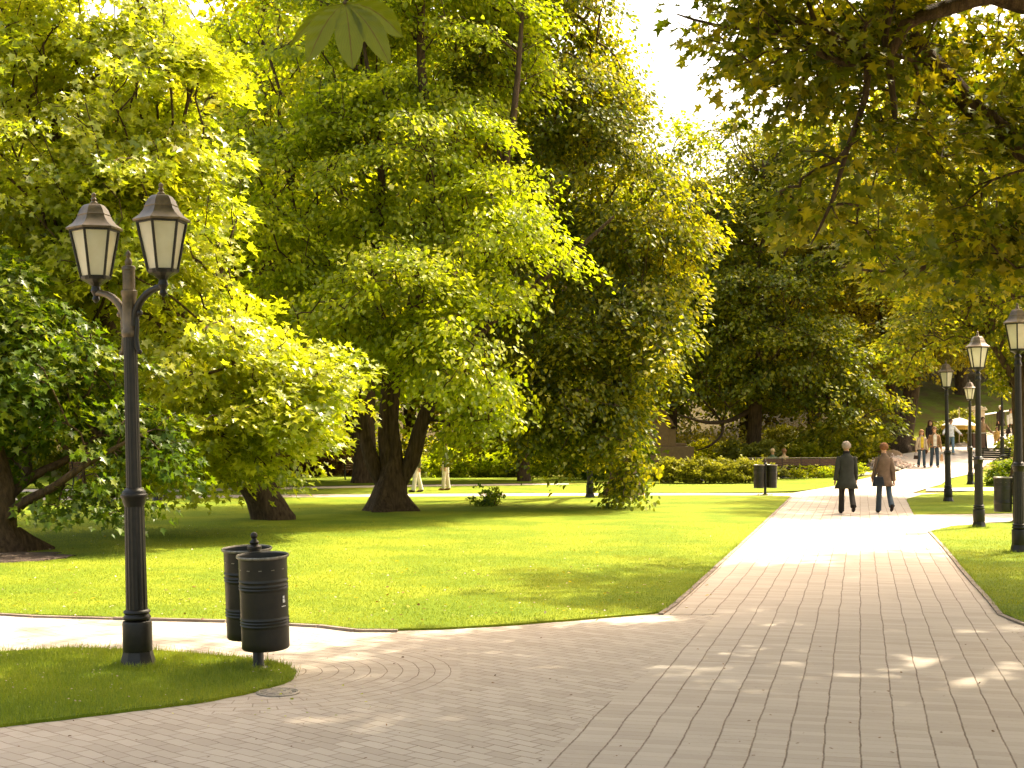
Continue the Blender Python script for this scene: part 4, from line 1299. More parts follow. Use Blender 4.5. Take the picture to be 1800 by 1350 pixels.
# ------------------------------------------------------------------ monument, pillar, railing, parasol, boulder
def monument():
    d = 66
    root = empty('monument', ((1160-900)/FPX*d, d, 0))
    tag(root, 'stepped brown granite monument block with a leaning slab behind the juniper hedge', 'monument')
    def bl(name, x0, x1, y0, y1, dep, yo, bev=.02):
        a = P(x0, y0, d); b = P(x1, y1, d)
        m = MB(); m.box(((a.x+b.x)/2-root.location.x, yo+dep/2, (a.z+b.z)/2), (b.x-a.x, dep, abs(a.z-b.z)))
        m.build(name, MAT['stone'], root, bevel=bev)
    bl('plinth', 1095, 1220, 785, 836.5, 2.6, 0)
    bl('upper_block', 1110, 1177, 743, 784.9, 1.6, .35)
    bl('side_block', 1177.2, 1190, 754, 784.9, 1.5, .38)
    bl('step', 1190.3, 1209, 779, 784.9, 1.4, .5)
    m = MB()
    a = P(1150, 743, d+.9); b = P(1162, 716, d+.9)
    vs = []
    rx = root.location.x
    pts = [P(1142, 743, d), P(1180, 743, d), P(1188, 752, d), P(1178, 728, d), P(1168, 717, d), P(1146, 722, d)]
    out_ = [P(1140, 742.8, d), P(1182, 742.8, d), P(1175, 727, d), P(1166, 718, d), P(1148, 722, d)]
    for yy in (.6, 1.5):
        vs += [(p.x-rx, yy, p.z) for p in out_]
    k = len(out_)
    m.add(vs, [tuple(range(k))[::-1], tuple(range(k, 2*k))]+[(i, (i+1) % k, (i+1) % k+k, i+k) for i in range(k)])
    m.build('carved_top', MAT['stone'], root, bevel=.03)
    m = MB()
    q0 = P(1166, 722, d); q1 = P(1186, 752, d)
    m.tube([(q0.x-rx, .35, q0.z), (q1.x-rx-.08, .3, q1.z+.06)], .13, 4)
    m.build('leaning_slab', MAT['stone'], root)
monument()

g = G(1720, 769); pg = g
root = empty('stone_pillar', (g.x, g.y+.3, g.z)); tag(root, 'pale stone gate pillar with a moulded cap where the railing starts', 'pillar')
m = MB(); m.box((0, 0, .78), (.72, .72, 1.62)); m.build('shaft', MAT['palestone'], root, bevel=.02)
m = MB(); m.box((0, 0, 1.645), (.95, .95, .10)); m.box((0, 0, 1.75), (.82, .82, .10)); m.box((0, 0, 1.83), (.5, .5, .06)); m.build('cap', MAT['palestone'], root, bevel=.02)
m = MB(); m.box((0, 0, .05), (.9, .9, .2)); m.build('foot', MAT['palestone'], root, bevel=.02)

a = G(1729, 766.5); b = G(1836, 747)
root = empty('railing', (a.x, a.y, a.z)); tag(root, 'long metal railing with a pale handrail climbing the hill path beyond the pillar', 'railing')
L = b-a
m = MB(); m.tube([Vector((0, 0, 1.28)), L+Vector((0, 0, 1.30))], .045, 8); m.build('handrail', MAT['white'], root)
m = MB(); m.tube([Vector((0, 0, .16)), L+Vector((0, 0, .16))], .02, 6); m.build('lower_rail', MAT['palestone'], root)
m = MB(); m.box(L/2+Vector((0, .02, .03)), (L.length, .22, .1), M=Matrix.Rotation(math.atan2(L.y, L.x), 3, 'Z') @ Matrix.Rotation(-math.atan2(L.z, math.hypot(L.x, L.y)), 3, 'Y')); m.build('kerb', MAT['palestone'], root)
for k in range(1, 40):
    p = L*(k/40)
    m = MB(); m.tube([p+Vector((0, 0, .05)), p+Vector((0, 0, 1.26))], .012 if k % 8 else .028, 5); m.build('baluster' if k % 8 else 'post', MAT['iron_roof'], root)

g = G(1686, 783)
root = empty('parasol', (g.x, g.y, g.z)); tag(root, 'cream parasol with an ochre valance beside the bright bush on the hill path', 'parasol')
m = MB(); m.lathe([(.2, 0), (.2, .05), (.03, .08), (.025, .1), (.025, 2.1)], 10); m.build('pole', MAT['palestone'], root)
cz = CAM_H-(748-HZ)/FPX*g.y-g.z
m = MB(); m.lathe([(.96, cz), (.93, cz+.03), (.62, cz+.22), (.25, cz+.36), (.05, cz+.42), (.02, cz+.47)], 12, caps=False); m.build('canopy', MAT['cream'], root)
m = MB(); m.lathe([(.965, cz-.22), (.968, cz-.1), (.958, cz+.005)], 12, caps=False); m.build('valance', MAT['ochre'], root)
g = G(1716, 796)
root = empty('market_cart', (g.x, g.y, g.z), R(10)); tag(root, 'small brown sales cart with a pale corner post right of the parasol', 'cart')
m = MB(); m.box((0, 0, .62), (.66, .6, .75)); m.build('body', MAT['wood'], root, bevel=.02)
m = MB(); m.box((0, 0, 1.01), (.74, .68, .03)); m.build('top', MAT['cream'], root, bevel=.01)
for s in (-1, 1):
    m = MB(); m.lathe([(.02, -.03), (.22, -.03), (.24, 0), (.22, .03), (.02, .03)], 16, (s*.36, 0, .24), M=Matrix.Rotation(R(90), 3, 'Y')); m.build('wheel', MAT['black'], root)
m = MB(); m.box((-.28, .2, 1.2), (.11, .06, 1.2)); m.build('corner_post', MAT['cream'], root)

def rocklump(loc, dims, name, lab, cat, seed, mat='rock'):
    rng = random.Random(seed)
    bm = bmesh.new(); bmesh.ops.create_icosphere(bm, subdivisions=3, radius=1)
    from mathutils import noise as mn
    for v in bm.verts:
        k = 1+.28*mn.noise(v.co*1.3+Vector((seed, 0, 0)))+.1*mn.noise(v.co*4+Vector((seed, 5, 0)))
        v.co = Vector((v.co.x*dims[0]*k, v.co.y*dims[1]*k, max(-.3, min(.8, v.co.z*1.1))*dims[2]*k))
    me = bpy.data.meshes.new(name); bm.to_mesh(me); bm.free()
    o = link(name, me, MAT[mat], None, True); o.location = loc
    tag(o, lab, cat)
    return o
g = G(1560, 803)
rocklump((g.x, g.y, g.z+.05), (.78, .5, .36), 'boulder', 'long brown boulder at the path fork behind the walking woman', 'boulder', 3, 'stone')
g = G(50, 984)
rng = np.random.default_rng(5)
bm = bmesh.new(); bmesh.ops.create_grid(bm, x_segments=60, y_segments=30, size=1)
from mathutils import noise as mn
for v in bm.verts:
    x, y = v.co.x, v.co.y
    r_ = math.sqrt(x*x+y*y)+.25*mn.noise(Vector((x*2.5, y*2.5, 1)))
    v.co = Vector((x*1.05, y*.9, .05*max(0, 1-r_)**.5+.05*mn.noise(Vector((x*9, y*9, 3)))*max(0, 1-r_) + (-.05 if r_ > 1 else 0)))
me = bpy.data.meshes.new('soil_patch'); bm.to_mesh(me); bm.free()
o = link('soil_patch', me, MAT['soil'], None, True); o.location = (g.x-.45, g.y+.1, .03); tag(o, kind='structure')

# flower bed of rubble and pale blossom at the foot of the hill path
def stuff_stones(name, poly, n, smin, smax, mat, seed, z=.0):
    rng = np.random.default_rng(seed)
    W = poly_world(poly, step=2.0)
    P2 = np.array([(w.x, w.y) for w in W])
    mb = MB()
    lo, hi = P2.min(0), P2.max(0); c = 0
    while c < n:
        x, y = rng.uniform(lo, hi)
        if not inpoly(np.array([[x, y]]), P2)[0]: continue
        r = rng.uniform(smin, smax)
        mb.ball((x, y, ht(x, y)+r*.25+z), r, 6, sc=(1, rng.uniform(.7, 1.2), rng.uniform(.4, .8)), M=Matrix.Rotation(rng.uniform(0, 6), 3, 'Z'))
        c += 1
    o = mb.build(name, MAT[mat]); tag(o, kind='stuff')
    return o
def inpoly(p, poly):
    x, y = p[:, 0], p[:, 1]; ins = np.zeros(len(p), bool)
    j = len(poly)-1
    for i in range(len(poly)):
        xi, yi = poly[i]; xj, yj = poly[j]
        if yi != yj:
            c = ((yi > y) != (yj > y)) & (x < (xj-xi)*(y-yi)/(yj-yi)+xi)
            ins ^= c
        j = i
    return ins
stuff_stones('bed_rubble', [(1515, 824), (1545, 812), (1585, 813), (1602, 819), (1578, 829), (1545, 829)], 170, .06, .17, 'rock', 4)
stuff_stones('bed_rubble', [(1380, 836), (1500, 830), (1525, 824), (1500, 822), (1380, 829)], 120, .05, .12, 'rock', 6)
bush('flower_bed', 'low bed of pale blossom and rubble at the corner of the hill path', 'flower bed', [GB(1560, 62.5, .12, .9, .15, 1.2), GB(1590, 61.5, .1, .4, .12, .6)], 70, 14, .16, .08, 'simple', 'lf_flower', 81)

# ------------------------------------------------------------------ people
SKIN = cloth('skin', (.50, .28, .17), .08, 60, .55)
MATC = {}
def cm(key, c):
    if key not in MATC: MATC[key] = cloth(key, c)
    return MATC[key]

def person(loc, rz, label, s=1.0, legs=((14, 6), (-16, 22)), arms=((-12, 6, 12), (12, 6, 14)), seated=False,
           coat=('dark_coat', (.05, .055, .05), .78, .24), shirt=None, trousers=('dark_trousers', (.035, .032, .028)), shoes=(.015, .012, .01),
           hair=('grey_hair', (.32, .28, .25), 'short'), lean=0.0, head_turn=0.0, group=None, female=False, collar=None, face=True, open_front=False):
    """faces +Y before rotation. legs: (thigh forward deg, knee bend deg) left,right. arms: (forward deg, out deg, elbow deg)"""
    root = empty('person', loc, rz)
    tag(root, label, 'person', group)
    hip_z = .93*s if not seated else .50*s
    Lth, Lsh = .43*s, .42*s
    # ankle positions decide the hip height so the lower foot stands on the ground
    def legpts(side, th, kn):
        h = Vector((side*.095*s, 0, 0))
        a = R(th); k = h+Vector((side*.01, math.sin(a), -math.cos(a)))*Lth
        b = a-R(kn); an = k+Vector((0, math.sin(b), -math.cos(b)))*Lsh
        return h, k, an, b
    LP = [legpts(sd_, *legs[i]) for i, sd_ in enumerate((-1, 1))]
    if not seated:
        hip_z = -min(p[2].z for p in LP)+.085*s
    hz = Vector((0, 0, hip_z))
    ln = R(lean)
    def up(x, y, z):    # torso space above the hip, leaning
        return hz+Vector((x*s, (y*math.cos(ln)+z*math.sin(ln))*s, (z*math.cos(ln)-y*math.sin(ln))*s))
    sw = .150 if female else .172
    bm = bmesh.new(); sk = bm.verts.layers.skin.verify()
    def V(co, rx, ry=None, root_=False):
        v = bm.verts.new(co); v[sk].radius = (rx*s, (ry or rx)*s)
        if root_: v[sk].use_root = True
        return v
    def E(a, b): bm.edges.new((a, b))
    pel = V(up(0, 0, .02), .12, .10, True)
    wa = V(up(0, 0, .22), .115, .09); ch = V(up(0, 0, .40), .13, .10); nb = V(up(0, -.01, .52), .07, .06); nk = V(up(0, .0, .60), .05, .052)
    hb = V(up(0, .02, .665), .068, .078); hm = V(up(0, .02, .735), .078, .092); hp = V(up(0, .01, .79), .058, .07)
    for a, b in ((pel, wa), (wa, ch), (ch, nb), (nb, nk), (nk, hb), (hb, hm), (hm, hp)): E(a, b)
    nose = V(up(0, .118, .70), .014); E(hb, nose)
    hands = []
    APT = []
    for i, side in enumerate((-1, 1)):
        f, o_, el = arms[i]
        sh_ = up(side*sw, 0, .435)
        d1 = Vector((side*math.sin(R(o_)), math.sin(R(f))*math.cos(R(o_)), -math.cos(R(f))*math.cos(R(o_))))
        e = sh_+d1*.29*s
        d2 = Vector((side*math.sin(R(o_))*.6, math.sin(R(f+el)), -math.cos(R(f+el)))).normalized()
        w = e+d2*.25*s
        APT.append((sh_, e, w, d2))
        vs = [V(up(side*.11, 0, .455), .075, .07), V(sh_, .052), V(e, .040), V(w, .027)]
        E(ch, vs[0]); E(vs[0], vs[1]); E(vs[1], vs[2]); E(vs[2], vs[3])
        pm = V(w+d2*.075*s, .034, .018); E(vs[3], pm)
        side_v = d2.cross(Vector((side, 0, 0))).normalized()
        for q in range(4):
            b1 = w+d2*.10*s+side_v*(q-1.5)*.020*s
            k1 = V(b1+d2*.025*s, .0095); k2 = V(b1+(d2*(.058+.006*(1.5-abs(q-1.3)))+Vector((-side*.018, 0, 0)))*s, .008)
            E(pm, k1); E(k1, k2)
        t1 = V(w+(d2*.05+side_v*.036)*s, .011); t2 = V(w+(d2*.085+side_v*.048)*s, .009)
        E(vs[3], t1); E(t1, t2)
        hands.append(w+d2*.13*s)
        h, k, an, b = LP[i]
        h, k, an = h+hz, k+hz, an+hz
        lv = [V(h, .082), V(k, .055), V(an, .038)]
        E(pel, lv[0]); E(lv[0], lv[1]); E(lv[1], lv[2])
        ft = V(an+Vector((side*.01, .10*math.cos(b), -.035+.10*math.sin(b)*.5))*s, .036, .028); tt = V(an+Vector((side*.015, .17*math.cos(b), -.05+.15*math.sin(b)*.6))*s, .03, .02)
        E(lv[2], ft); E(ft, tt)
    me = bpy.data.meshes.new('body'); bm.to_mesh(me); bm.free()
    bo = link('body', me, SKIN, root)
    md = bo.modifiers.new('skin', 'SKIN'); md.use_smooth_shade = True
    sb = bo.modifiers.new('sub', 'SUBSURF'); sb.levels = 1; sb.render_levels = 1
    # trousers
    tm = MB()
    n = 12; fq = .84 if female else 1
    for i, side in enumerate((-1, 1)):
        h, k, an, b = LP[i]
        h, k, an = h+hz, k+hz, an+hz
        tm.tube([h+Vector((0, 0, .10*s)), h+Vector((0, 0, -.05*s)), h.lerp(k, .5), k, k.lerp(an, .5), an+(an-k).normalized()*.015*s], [.085*s*fq, .092*s*fq, .086*s*fq, .068*s, .067*s, .072*s], n)
    fk = .86 if female else 1
    tm.lathe([(.02*s, -.06*s), (.13*s*fk, -.03*s), (.155*s*fk, .05*s), (.14*s*fk, .16*s), (.12*s*fk, .20*s)], 16, hz, M=Matrix.Diagonal((1, .66, 1)))
    tm.build('trousers', cm(trousers[0], trousers[1]), root, smooth=70)
    for i, side in enumerate((-1, 1)):
        h, k, an, b = LP[i]; an = an+hz
        tilt = Matrix.Rotation(b*.8, 3, 'X')
        sm = MB()
        sm.ball(an+tilt @ (Vector((side*.01, .065, -.045))*s), .062*s, 10, sc=(.72, 2.05, .62), M=tilt)
        sm.ball(an+tilt @ (Vector((0, -.01, -.02))*s), .055*s, 8, sc=(.8, .95, .95), M=tilt)
        sm.build('shoe', cm('shoe_%d' % int(sum(shoes)*100), shoes), root, smooth=70)
    # upper clothes
    key, c, hem, flare = coat
    hem_l = hem*s-hip_z        # hem height over the hip
    cmb = MB()
    W = .93 if female else 1.0
    prof = [(hem_l/s, .185*W+flare*.22, .145+flare*.18), (hem_l/s*.5, .18*W+flare*.1, .14+flare*.08), (.06, .178*W, .13), (.22, .172*W, .125), (.36, .188*W, .13), (.44, .182*W, .12), (.49, .145*W, .10), (.535, .085, .08), (.585, .066, .07)]
    if hem_l/s > .03: prof = [(hem_l/s, .18*W, .14)]+prof[3:]
    nn = 28; vs = []; fs = []
    for j, (z, rx, ry) in enumerate(prof):
        for q in range(nn):
            a = 2*PI*q/nn
            fold = 1+(.045*math.sin(5*a+z*3)+.03*math.sin(9*a+2))*max(0, (.25-z))*2.0
            vs.append(up(rx*fold*math.cos(a), ry*fold*math.sin(a)-.01, z))
    for j in range(len(prof)-1):
        for q in range(nn):
            if open_front and j < len(prof)-3 and abs(((q+.5)/nn*2*PI)-PI/2) < .42: continue
            q2 = (q+1) % nn
            fs.append((j*nn+q, j*nn+q2, (j+1)*nn+q2, (j+1)*nn+q))
    cmb.add(vs, fs)
    for (sh_, e, w, d2) in APT:
        inn = up(0, 0, .44)
        st = sh_.lerp(inn, .45)-Vector((0, 0, .01*s))
        cmb.tube([st, sh_+Vector((0, 0, .012*s)), sh_.lerp(e, .5), e, e.lerp(w, .5), w+d2*.01*s], [.055*s, .074*s*W, .070*s*W, .062*s, .056*s, .052*s], 12)
    cc_ = cmb.build('coat' if hem < .9 else 'jacket', cm(key, c), root, smooth=70)
    so = cc_.modifiers.new('thickness', 'SOLIDIFY'); so.thickness = .012*s
    if collar:
        cl = MB()
        cl.lathe([(.10*s, .505*s), (.085*s, .55*s), (.082*s, .60*s), (.092*s, .615*s), (.075*s, .60*s)], 16, hz+Vector((0, math.sin(ln)*.5*s, 0)), caps=False)
        cl.build('collar', cm('collar', collar), root, smooth=70)
    if shirt:
        sm = MB()
        pr = [(.0, .155*W, .115), (.2, .150*W, .11), (.38, .165*W, .115), (.47, .14, .10), (.535, .07, .072)]
        vs = []; fs = []
        for z, rx, ry in pr:
            for q in range(20):
                a = 2*PI*q/20; vs.append(up(rx*math.cos(a), ry*math.sin(a), z))
        for j in range(len(pr)-1):
            for q in range(20):
                q2 = (q+1) % 20; fs.append((j*20+q, j*20+q2, (j+1)*20+q2, (j+1)*20+q))
        sm.add(vs, fs); sm.build('shirt', cm(shirt[0], shirt[1]), root, smooth=70)
    # hair
    hk, hc, hs = hair
    hm_ = MB()
    hc0 = up(0, .0, .745)
    cap_ = []
    nn = 18; rows = 9
    vs = []; fs = []
    for j in range(rows+1):
        ph = PI*j/rows*.74
        for q in range(nn):
            a = 2*PI*q/nn
            back = -math.sin(a)
            lim = 1.0 if back > -.35 else .52
            p_ = ph*lim
            rn = 1+.06*math.sin(q*2.7+j)+.04*math.sin(q*5.1+j*2)
            vs.append(hc0+Vector(((.103-.02*max(0, p_-1.7))*math.sin(p_)*math.cos(a)*rn, .116*math.sin(p_)*math.sin(a)*rn-.008, .104*math.cos(p_)*rn))*s)
    for j in range(rows):
        for q in range(nn):
            q2 = (q+1) % nn; fs.append((j*nn+q, j*nn+q2, (j+1)*nn+q2, (j+1)*nn+q))
    hm_.add(vs, fs)
    if hs == 'long':
        vs = []; fs = []; rows = 6
        for j in range(rows+1):
            z = -.01-.27*j/rows
            for q in range(13):
                a = PI*(1-.12)+ (PI*(1+.24))*q/12
                rr = .105+.035*j/rows+.008*math.sin(q*2+j)
                vs.append(hc0+Vector((rr*math.cos(a), rr*math.sin(a)*.95-.005, z))*s)
        for j in range(rows):
            for q in range(12): fs.append((j*13+q, j*13+q+1, (j+1)*13+q+1, (j+1)*13+q))
        hm_.add(vs, fs)
    ho = hm_.build('hair', cm(hk, hc), root, smooth=70)
    so = ho.modifiers.new('thickness', 'SOLIDIFY'); so.thickness = .012*s; so.offset = 0
    for side in (-1, 1):
        em = MB(); em.ball(up(side*.085, .01, .715), .022*s, 8, sc=(.45, .8, 1.3)); em.build('ear', SKIN, root, smooth=70)
        if abs(math.cos(rz)) > .5 and math.cos(rz) < 0:
            ey = MB(); ey.ball(up(side*.032, .103, .735), .011*s, 8); ey.build('eye', MAT['black'], root, smooth=70)
    return root, hands, APT, up

def bag(hand, rz, loc, label, cat, c, dims, strap=None, name='handbag'):
    """a bag hanging under a hand; a thing of its own"""
    Rz = Matrix.Rotation(rz, 3, 'Z')
    h = Vector(loc)+Rz @ hand
    root = empty(name, h-Vector((0, 0, dims[2]+.14)), rz); tag(root, label, cat)
    m = MB(); m.box((0, 0, dims[2]/2), dims, taper=.72); m.build('body', cm(name+'_%d' % int(c[0]*1000), c), root, bevel=min(dims)*.2)
    m = MB()
    top = dims[2]
    if strap:
        m.tube([Vector(p)-(hand-Vector((0, 0, dims[2]+.14))) for p in strap], .011, 6)
    else:
        m.tube([(-dims[0]*.25, 0, top-.01), (-dims[0]*.2, 0, top+.10), (0, 0, top+.13), (dims[0]*.2, 0, top+.10), (dims[0]*.25, 0, top-.01)], .008, 6)
    m.build('strap', MAT['black'], root)
    return root

# the couple walking away
g = G(1488, 904)
person((g.x, g.y, g.z), R(-6), 'grey-haired man in a long dark coat walking away up the paved path', 1.02, legs=((14, 3), (-20, 26)), arms=((-14, 12, 30), (12, 10, 14)),
       coat=('dark_coat', (.032, .033, .026), .62, .46), trousers=('dark_trousers', (.026, .022, .018)), hair=('grey_hair', (.26, .21, .17), 'short'), collar=(.012, .011, .012), lean=2, face=True)
g = G(1554, 902.5)
ro, hd, ap, up_ = person((g.x, g.y, g.z), R(-4), 'woman in a brown coat and turned-up jeans walking away beside the man', 1.0, legs=((15, 5), (-17, 30)), arms=((6, 11, 34), (-12, 11, 20)),
       coat=('brown_coat', (.14, .092, .060), .68, .26), trousers=('blue_jeans', (.045, .062, .080)), shoes=(.02, .014, .012), hair=('auburn_hair', (.17, .075, .03), 'short'), female=True, lean=1, face=False)
bloc = (g.x, g.y, g.z)
sh_, e, w, d2 = ap[0]
bag(Vector((-.17, -.17, 1.06)), R(-4), bloc, 'black shoulder bag on the back of the woman in the brown coat', 'bag', (.018, .022, .026), (.30, .13, .24),
    strap=[(-.27, -.17, .90), (-.24, -.165, 1.12), (-.16, -.14, 1.34), (-.135, -.06, 1.46), (-.15, .05, 1.42)], name='shoulder_bag')

def spot(px, py): 
    g = G(px, py); return (g.x, g.y, g.z)
FR = R(180)
L1 = spot(1620, 822)
ro, hd, ap, up_ = person(L1, FR, 'long-haired woman in an open pale jacket over a yellow top walking toward the camera', .96, legs=((8, 4), (-6, 10)), arms=((6, 12, 14), (4, 16, 8)),
       coat=('tan_jacket', (.42, .32, .22), .86, .25), shirt=('yellow_top', (.50, .36, .03)), trousers=('dark_jeans', (.045, .062, .080)), hair=('light_brown_hair', (.30, .16, .07), 'long'), female=True, open_front=True)
bag(hd[1], FR, L1, 'small dark handbag in the hand of the woman in the yellow top', 'bag', (.03, .018, .012), (.22, .1, .17))
L2 = spot(1642.5, 822)
ro, hd, ap, up_ = person(L2, FR, 'man in an open brown jacket and pale shirt walking toward the camera', 1.04, legs=((12, 5), (-4, 12)), arms=((4, 12, 10), (-4, 14, 10)),
       coat=('brown_jacket', (.22, .12, .055), .88, .2), shirt=('pale_shirt', (.55, .50, .42)), trousers=('indigo_jeans', (.035, .05, .065)), shoes=(.38, .32, .25), hair=('brown_hair', (.16, .085, .04), 'short'), open_front=True)
bag(hd[0], FR, L2, 'tall tan paper bag in the hand of the man in the brown jacket', 'bag', (.48, .28, .14), (.14, .1, .30), name='paper_bag')
person(spot(1635, 803), FR, 'person with long dark hair in black half hidden behind the man in the brown jacket', 1.02, coat=('black_top', (.02, .015, .012), .9, .2), trousers=('rust_trousers', (.10, .05, .025)), shoes=(.6, .55, .5), hair=('dark_hair', (.10, .05, .025), 'long'), female=True)
person(spot(1671, 799), FR, 'man in a white shirt and jeans behind the leftmost single-lantern lamp', 1.0, arms=((10, 42, 40), (10, 40, 50)), coat=('white_shirt', (.70, .67, .62), .9, .05), trousers=('washed_jeans', (.16, .24, .28)), shoes=(.5, .4, .3), hair=('dark_hair', (.10, .05, .025), 'short'), legs=((8, 3), (-6, 6)))
person(spot(1727.5, 793), R(200), 'person in a tan top and dark trousers standing behind the lamp by the bench', 1.0, arms=((30, 20, 20), (20, 45, 5)), coat=('tan_top', (.34, .20, .10), .95, .05), trousers=('black_trousers', (.03, .022, .015)), hair=('dark_hair', (.10, .05, .025), 'short'))
person(spot(1752, 789), R(170), 'child in a yellow-brown top running on the hill path', .66, legs=((25, 15), (-25, 40)), coat=('ochre_top', (.50, .30, .08), .62, .1), trousers=('child_trousers', (.12, .07, .04)), shoes=(.6, .55, .45), hair=('dark_hair', (.10, .05, .025), 'short'))
person(spot(1759, 766.5), R(185), 'person with white hair in a long black coat on the hill path by the railing', 1.03, coat=('black_coat', (.03, .02, .014), .60, .5), trousers=('black_trousers', (.03, .022, .015)), hair=('white_hair', (.75, .70, .62), 'short'), legs=((4, 2), (-4, 4)))
L3 = spot(1777, 772)
ro, hd, ap, up_ = person(L3, R(178), 'person in a white top on the hill path beside the nearest right lamp', 1.0, coat=('white_top', (.62, .58, .50), .9, .1), trousers=('black_trousers', (.03, .022, .015)), shoes=(.6, .55, .5), hair=('dark_hair', (.10, .05, .025), 'short'))
bag(hd[1], R(178), L3, 'dark bag carried by the person in the white top near the railing', 'bag', (.02, .012, .010), (.3, .12, .26))
# two people sitting on the long bench
for px, lab, c, hc in ((1358, 'blond person in a green top sitting on the long bench, left one of the two', (.10, .13, .07), (.42, .30, .16)), (1378, 'brown-haired person in a tan top sitting on the long bench, right one of the two', (.40, .28, .14), (.22, .11, .05))):
    x = (px-900)/FPX*61.95
    person((x, 61.98, .0), R(random.uniform(-8, 8)), lab, 1.0, seated=True, legs=((82, 80), (84, 82)), arms=((28, 4, 40), (28, 4, 40)), coat=('seated_%d' % px, c, .52, .05), trousers=('dark_jeans', (.045, .062, .080)), hair=('hair_%d' % px, hc, 'short'), female=True, face=False, lean=-4)
# walkers behind the linden
person(spot(733, 865.5), R(100), 'person in white trousers walking right of the linden trunk, upper body hidden by leaves', 1.02, coat=('olive_jacket', (.10, .10, .03), .95, .1), trousers=('white_trousers', (.66, .60, .50)), shoes=(.03, .02, .015), hair=('brown_hair', (.16, .085, .04), 'short'), legs=((10, 3), (-8, 6)))
person(spot(783, 862), R(75), 'person in pale trousers farther right of the linden trunk under the hanging leaves', 1.0, coat=('green_jacket', (.08, .10, .03), .95, .1), trousers=('pale_trousers', (.58, .50, .42)), shoes=(.25, .10, .05), hair=('brown_hair', (.16, .085, .04), 'short'), legs=((4, 2), (-4, 4)))
# benches far at the left with people
g = G(636, 843)
slat_bench((g.x, g.y, g.z), R(180+6), 'rusty wooden bench at the far lawn edge just left of the linden trunk', 'far wooden benches', 'wood')
person((g.x-.05, g.y+.0, g.z-.03), R(186), 'person in dark and white clothes sitting on the far bench left of the linden', 1.0, seated=True, legs=((84, 82), (80, 78)), arms=((28, 4, 40), (28, 4, 40)), coat=('dark_top', (.06, .06, .06), .5, .05), trousers=('white_trousers', (.66, .60, .50)), hair=('white_hair', (.75, .70, .62), 'short'), lean=-4)
g = G(167, 857)
slat_bench((g.x, g.y, g.z), R(180-4), 'rusty wooden bench at the far lawn edge left of the double lamp', 'far wooden benches', 'wood')
person((g.x-.3, g.y+.0, g.z-.03), R(176), 'person in pale clothes sitting on the far bench left of the double lamp', 1.0, seated=True, legs=((84, 82), (80, 78)), arms=((28, 4, 40), (28, 4, 40)), coat=('white_top', (.62, .58, .50), .5, .05), trousers=('child_trousers', (.12, .07, .04)), hair=('brown_hair', (.16, .085, .04), 'short'), lean=-4)

# ------------------------------------------------------------------ crow on the far path
g = G(294, 876)
root = empty('crow', (g.x, g.y, .012), R(-70)); tag(root, 'small grey and black crow standing on the far path right of the double lamp', 'bird')
m = MB()
M = Matrix.Rotation(R(28), 3, 'X')
m.ball((0, 0, .115), .062, 12, sc=(.72, 1.55, .85), M=M)
m.ball((0, .085, .185), .034, 10, sc=(.9, 1.1, 1))
m.tube([(0, .05, .145), (0, .08, .175)], [.040, .030], 10)
m.build('body', cm('crow_grey', (.30, .28, .26)), root, smooth=80)
m = MB(); m.tube([(0, .11, .187), (0, .155, .178)], [.012, .002], 8); m.build('beak', MAT['black'], root)
for s in (-1, 1):
    m = MB(); m.ball((s*.036, -.03, .115), .055, 10, sc=(.3, 1.7, .6), M=M); m.build('wing', MAT['black'], root, smooth=80)
    m = MB(); m.tube([(s*.02, .0, .075), (s*.02, .01, .0)], .004, 5); m.tube([(s*.02, -.015, .003), (s*.02, .035, .003)], .004, 5); m.build('leg', MAT['black'], root)
m = MB(); m.box((0, -.135, .065), (.045, .13, .012), M=M, taper=.7); m.build('tail', MAT['black'], root)

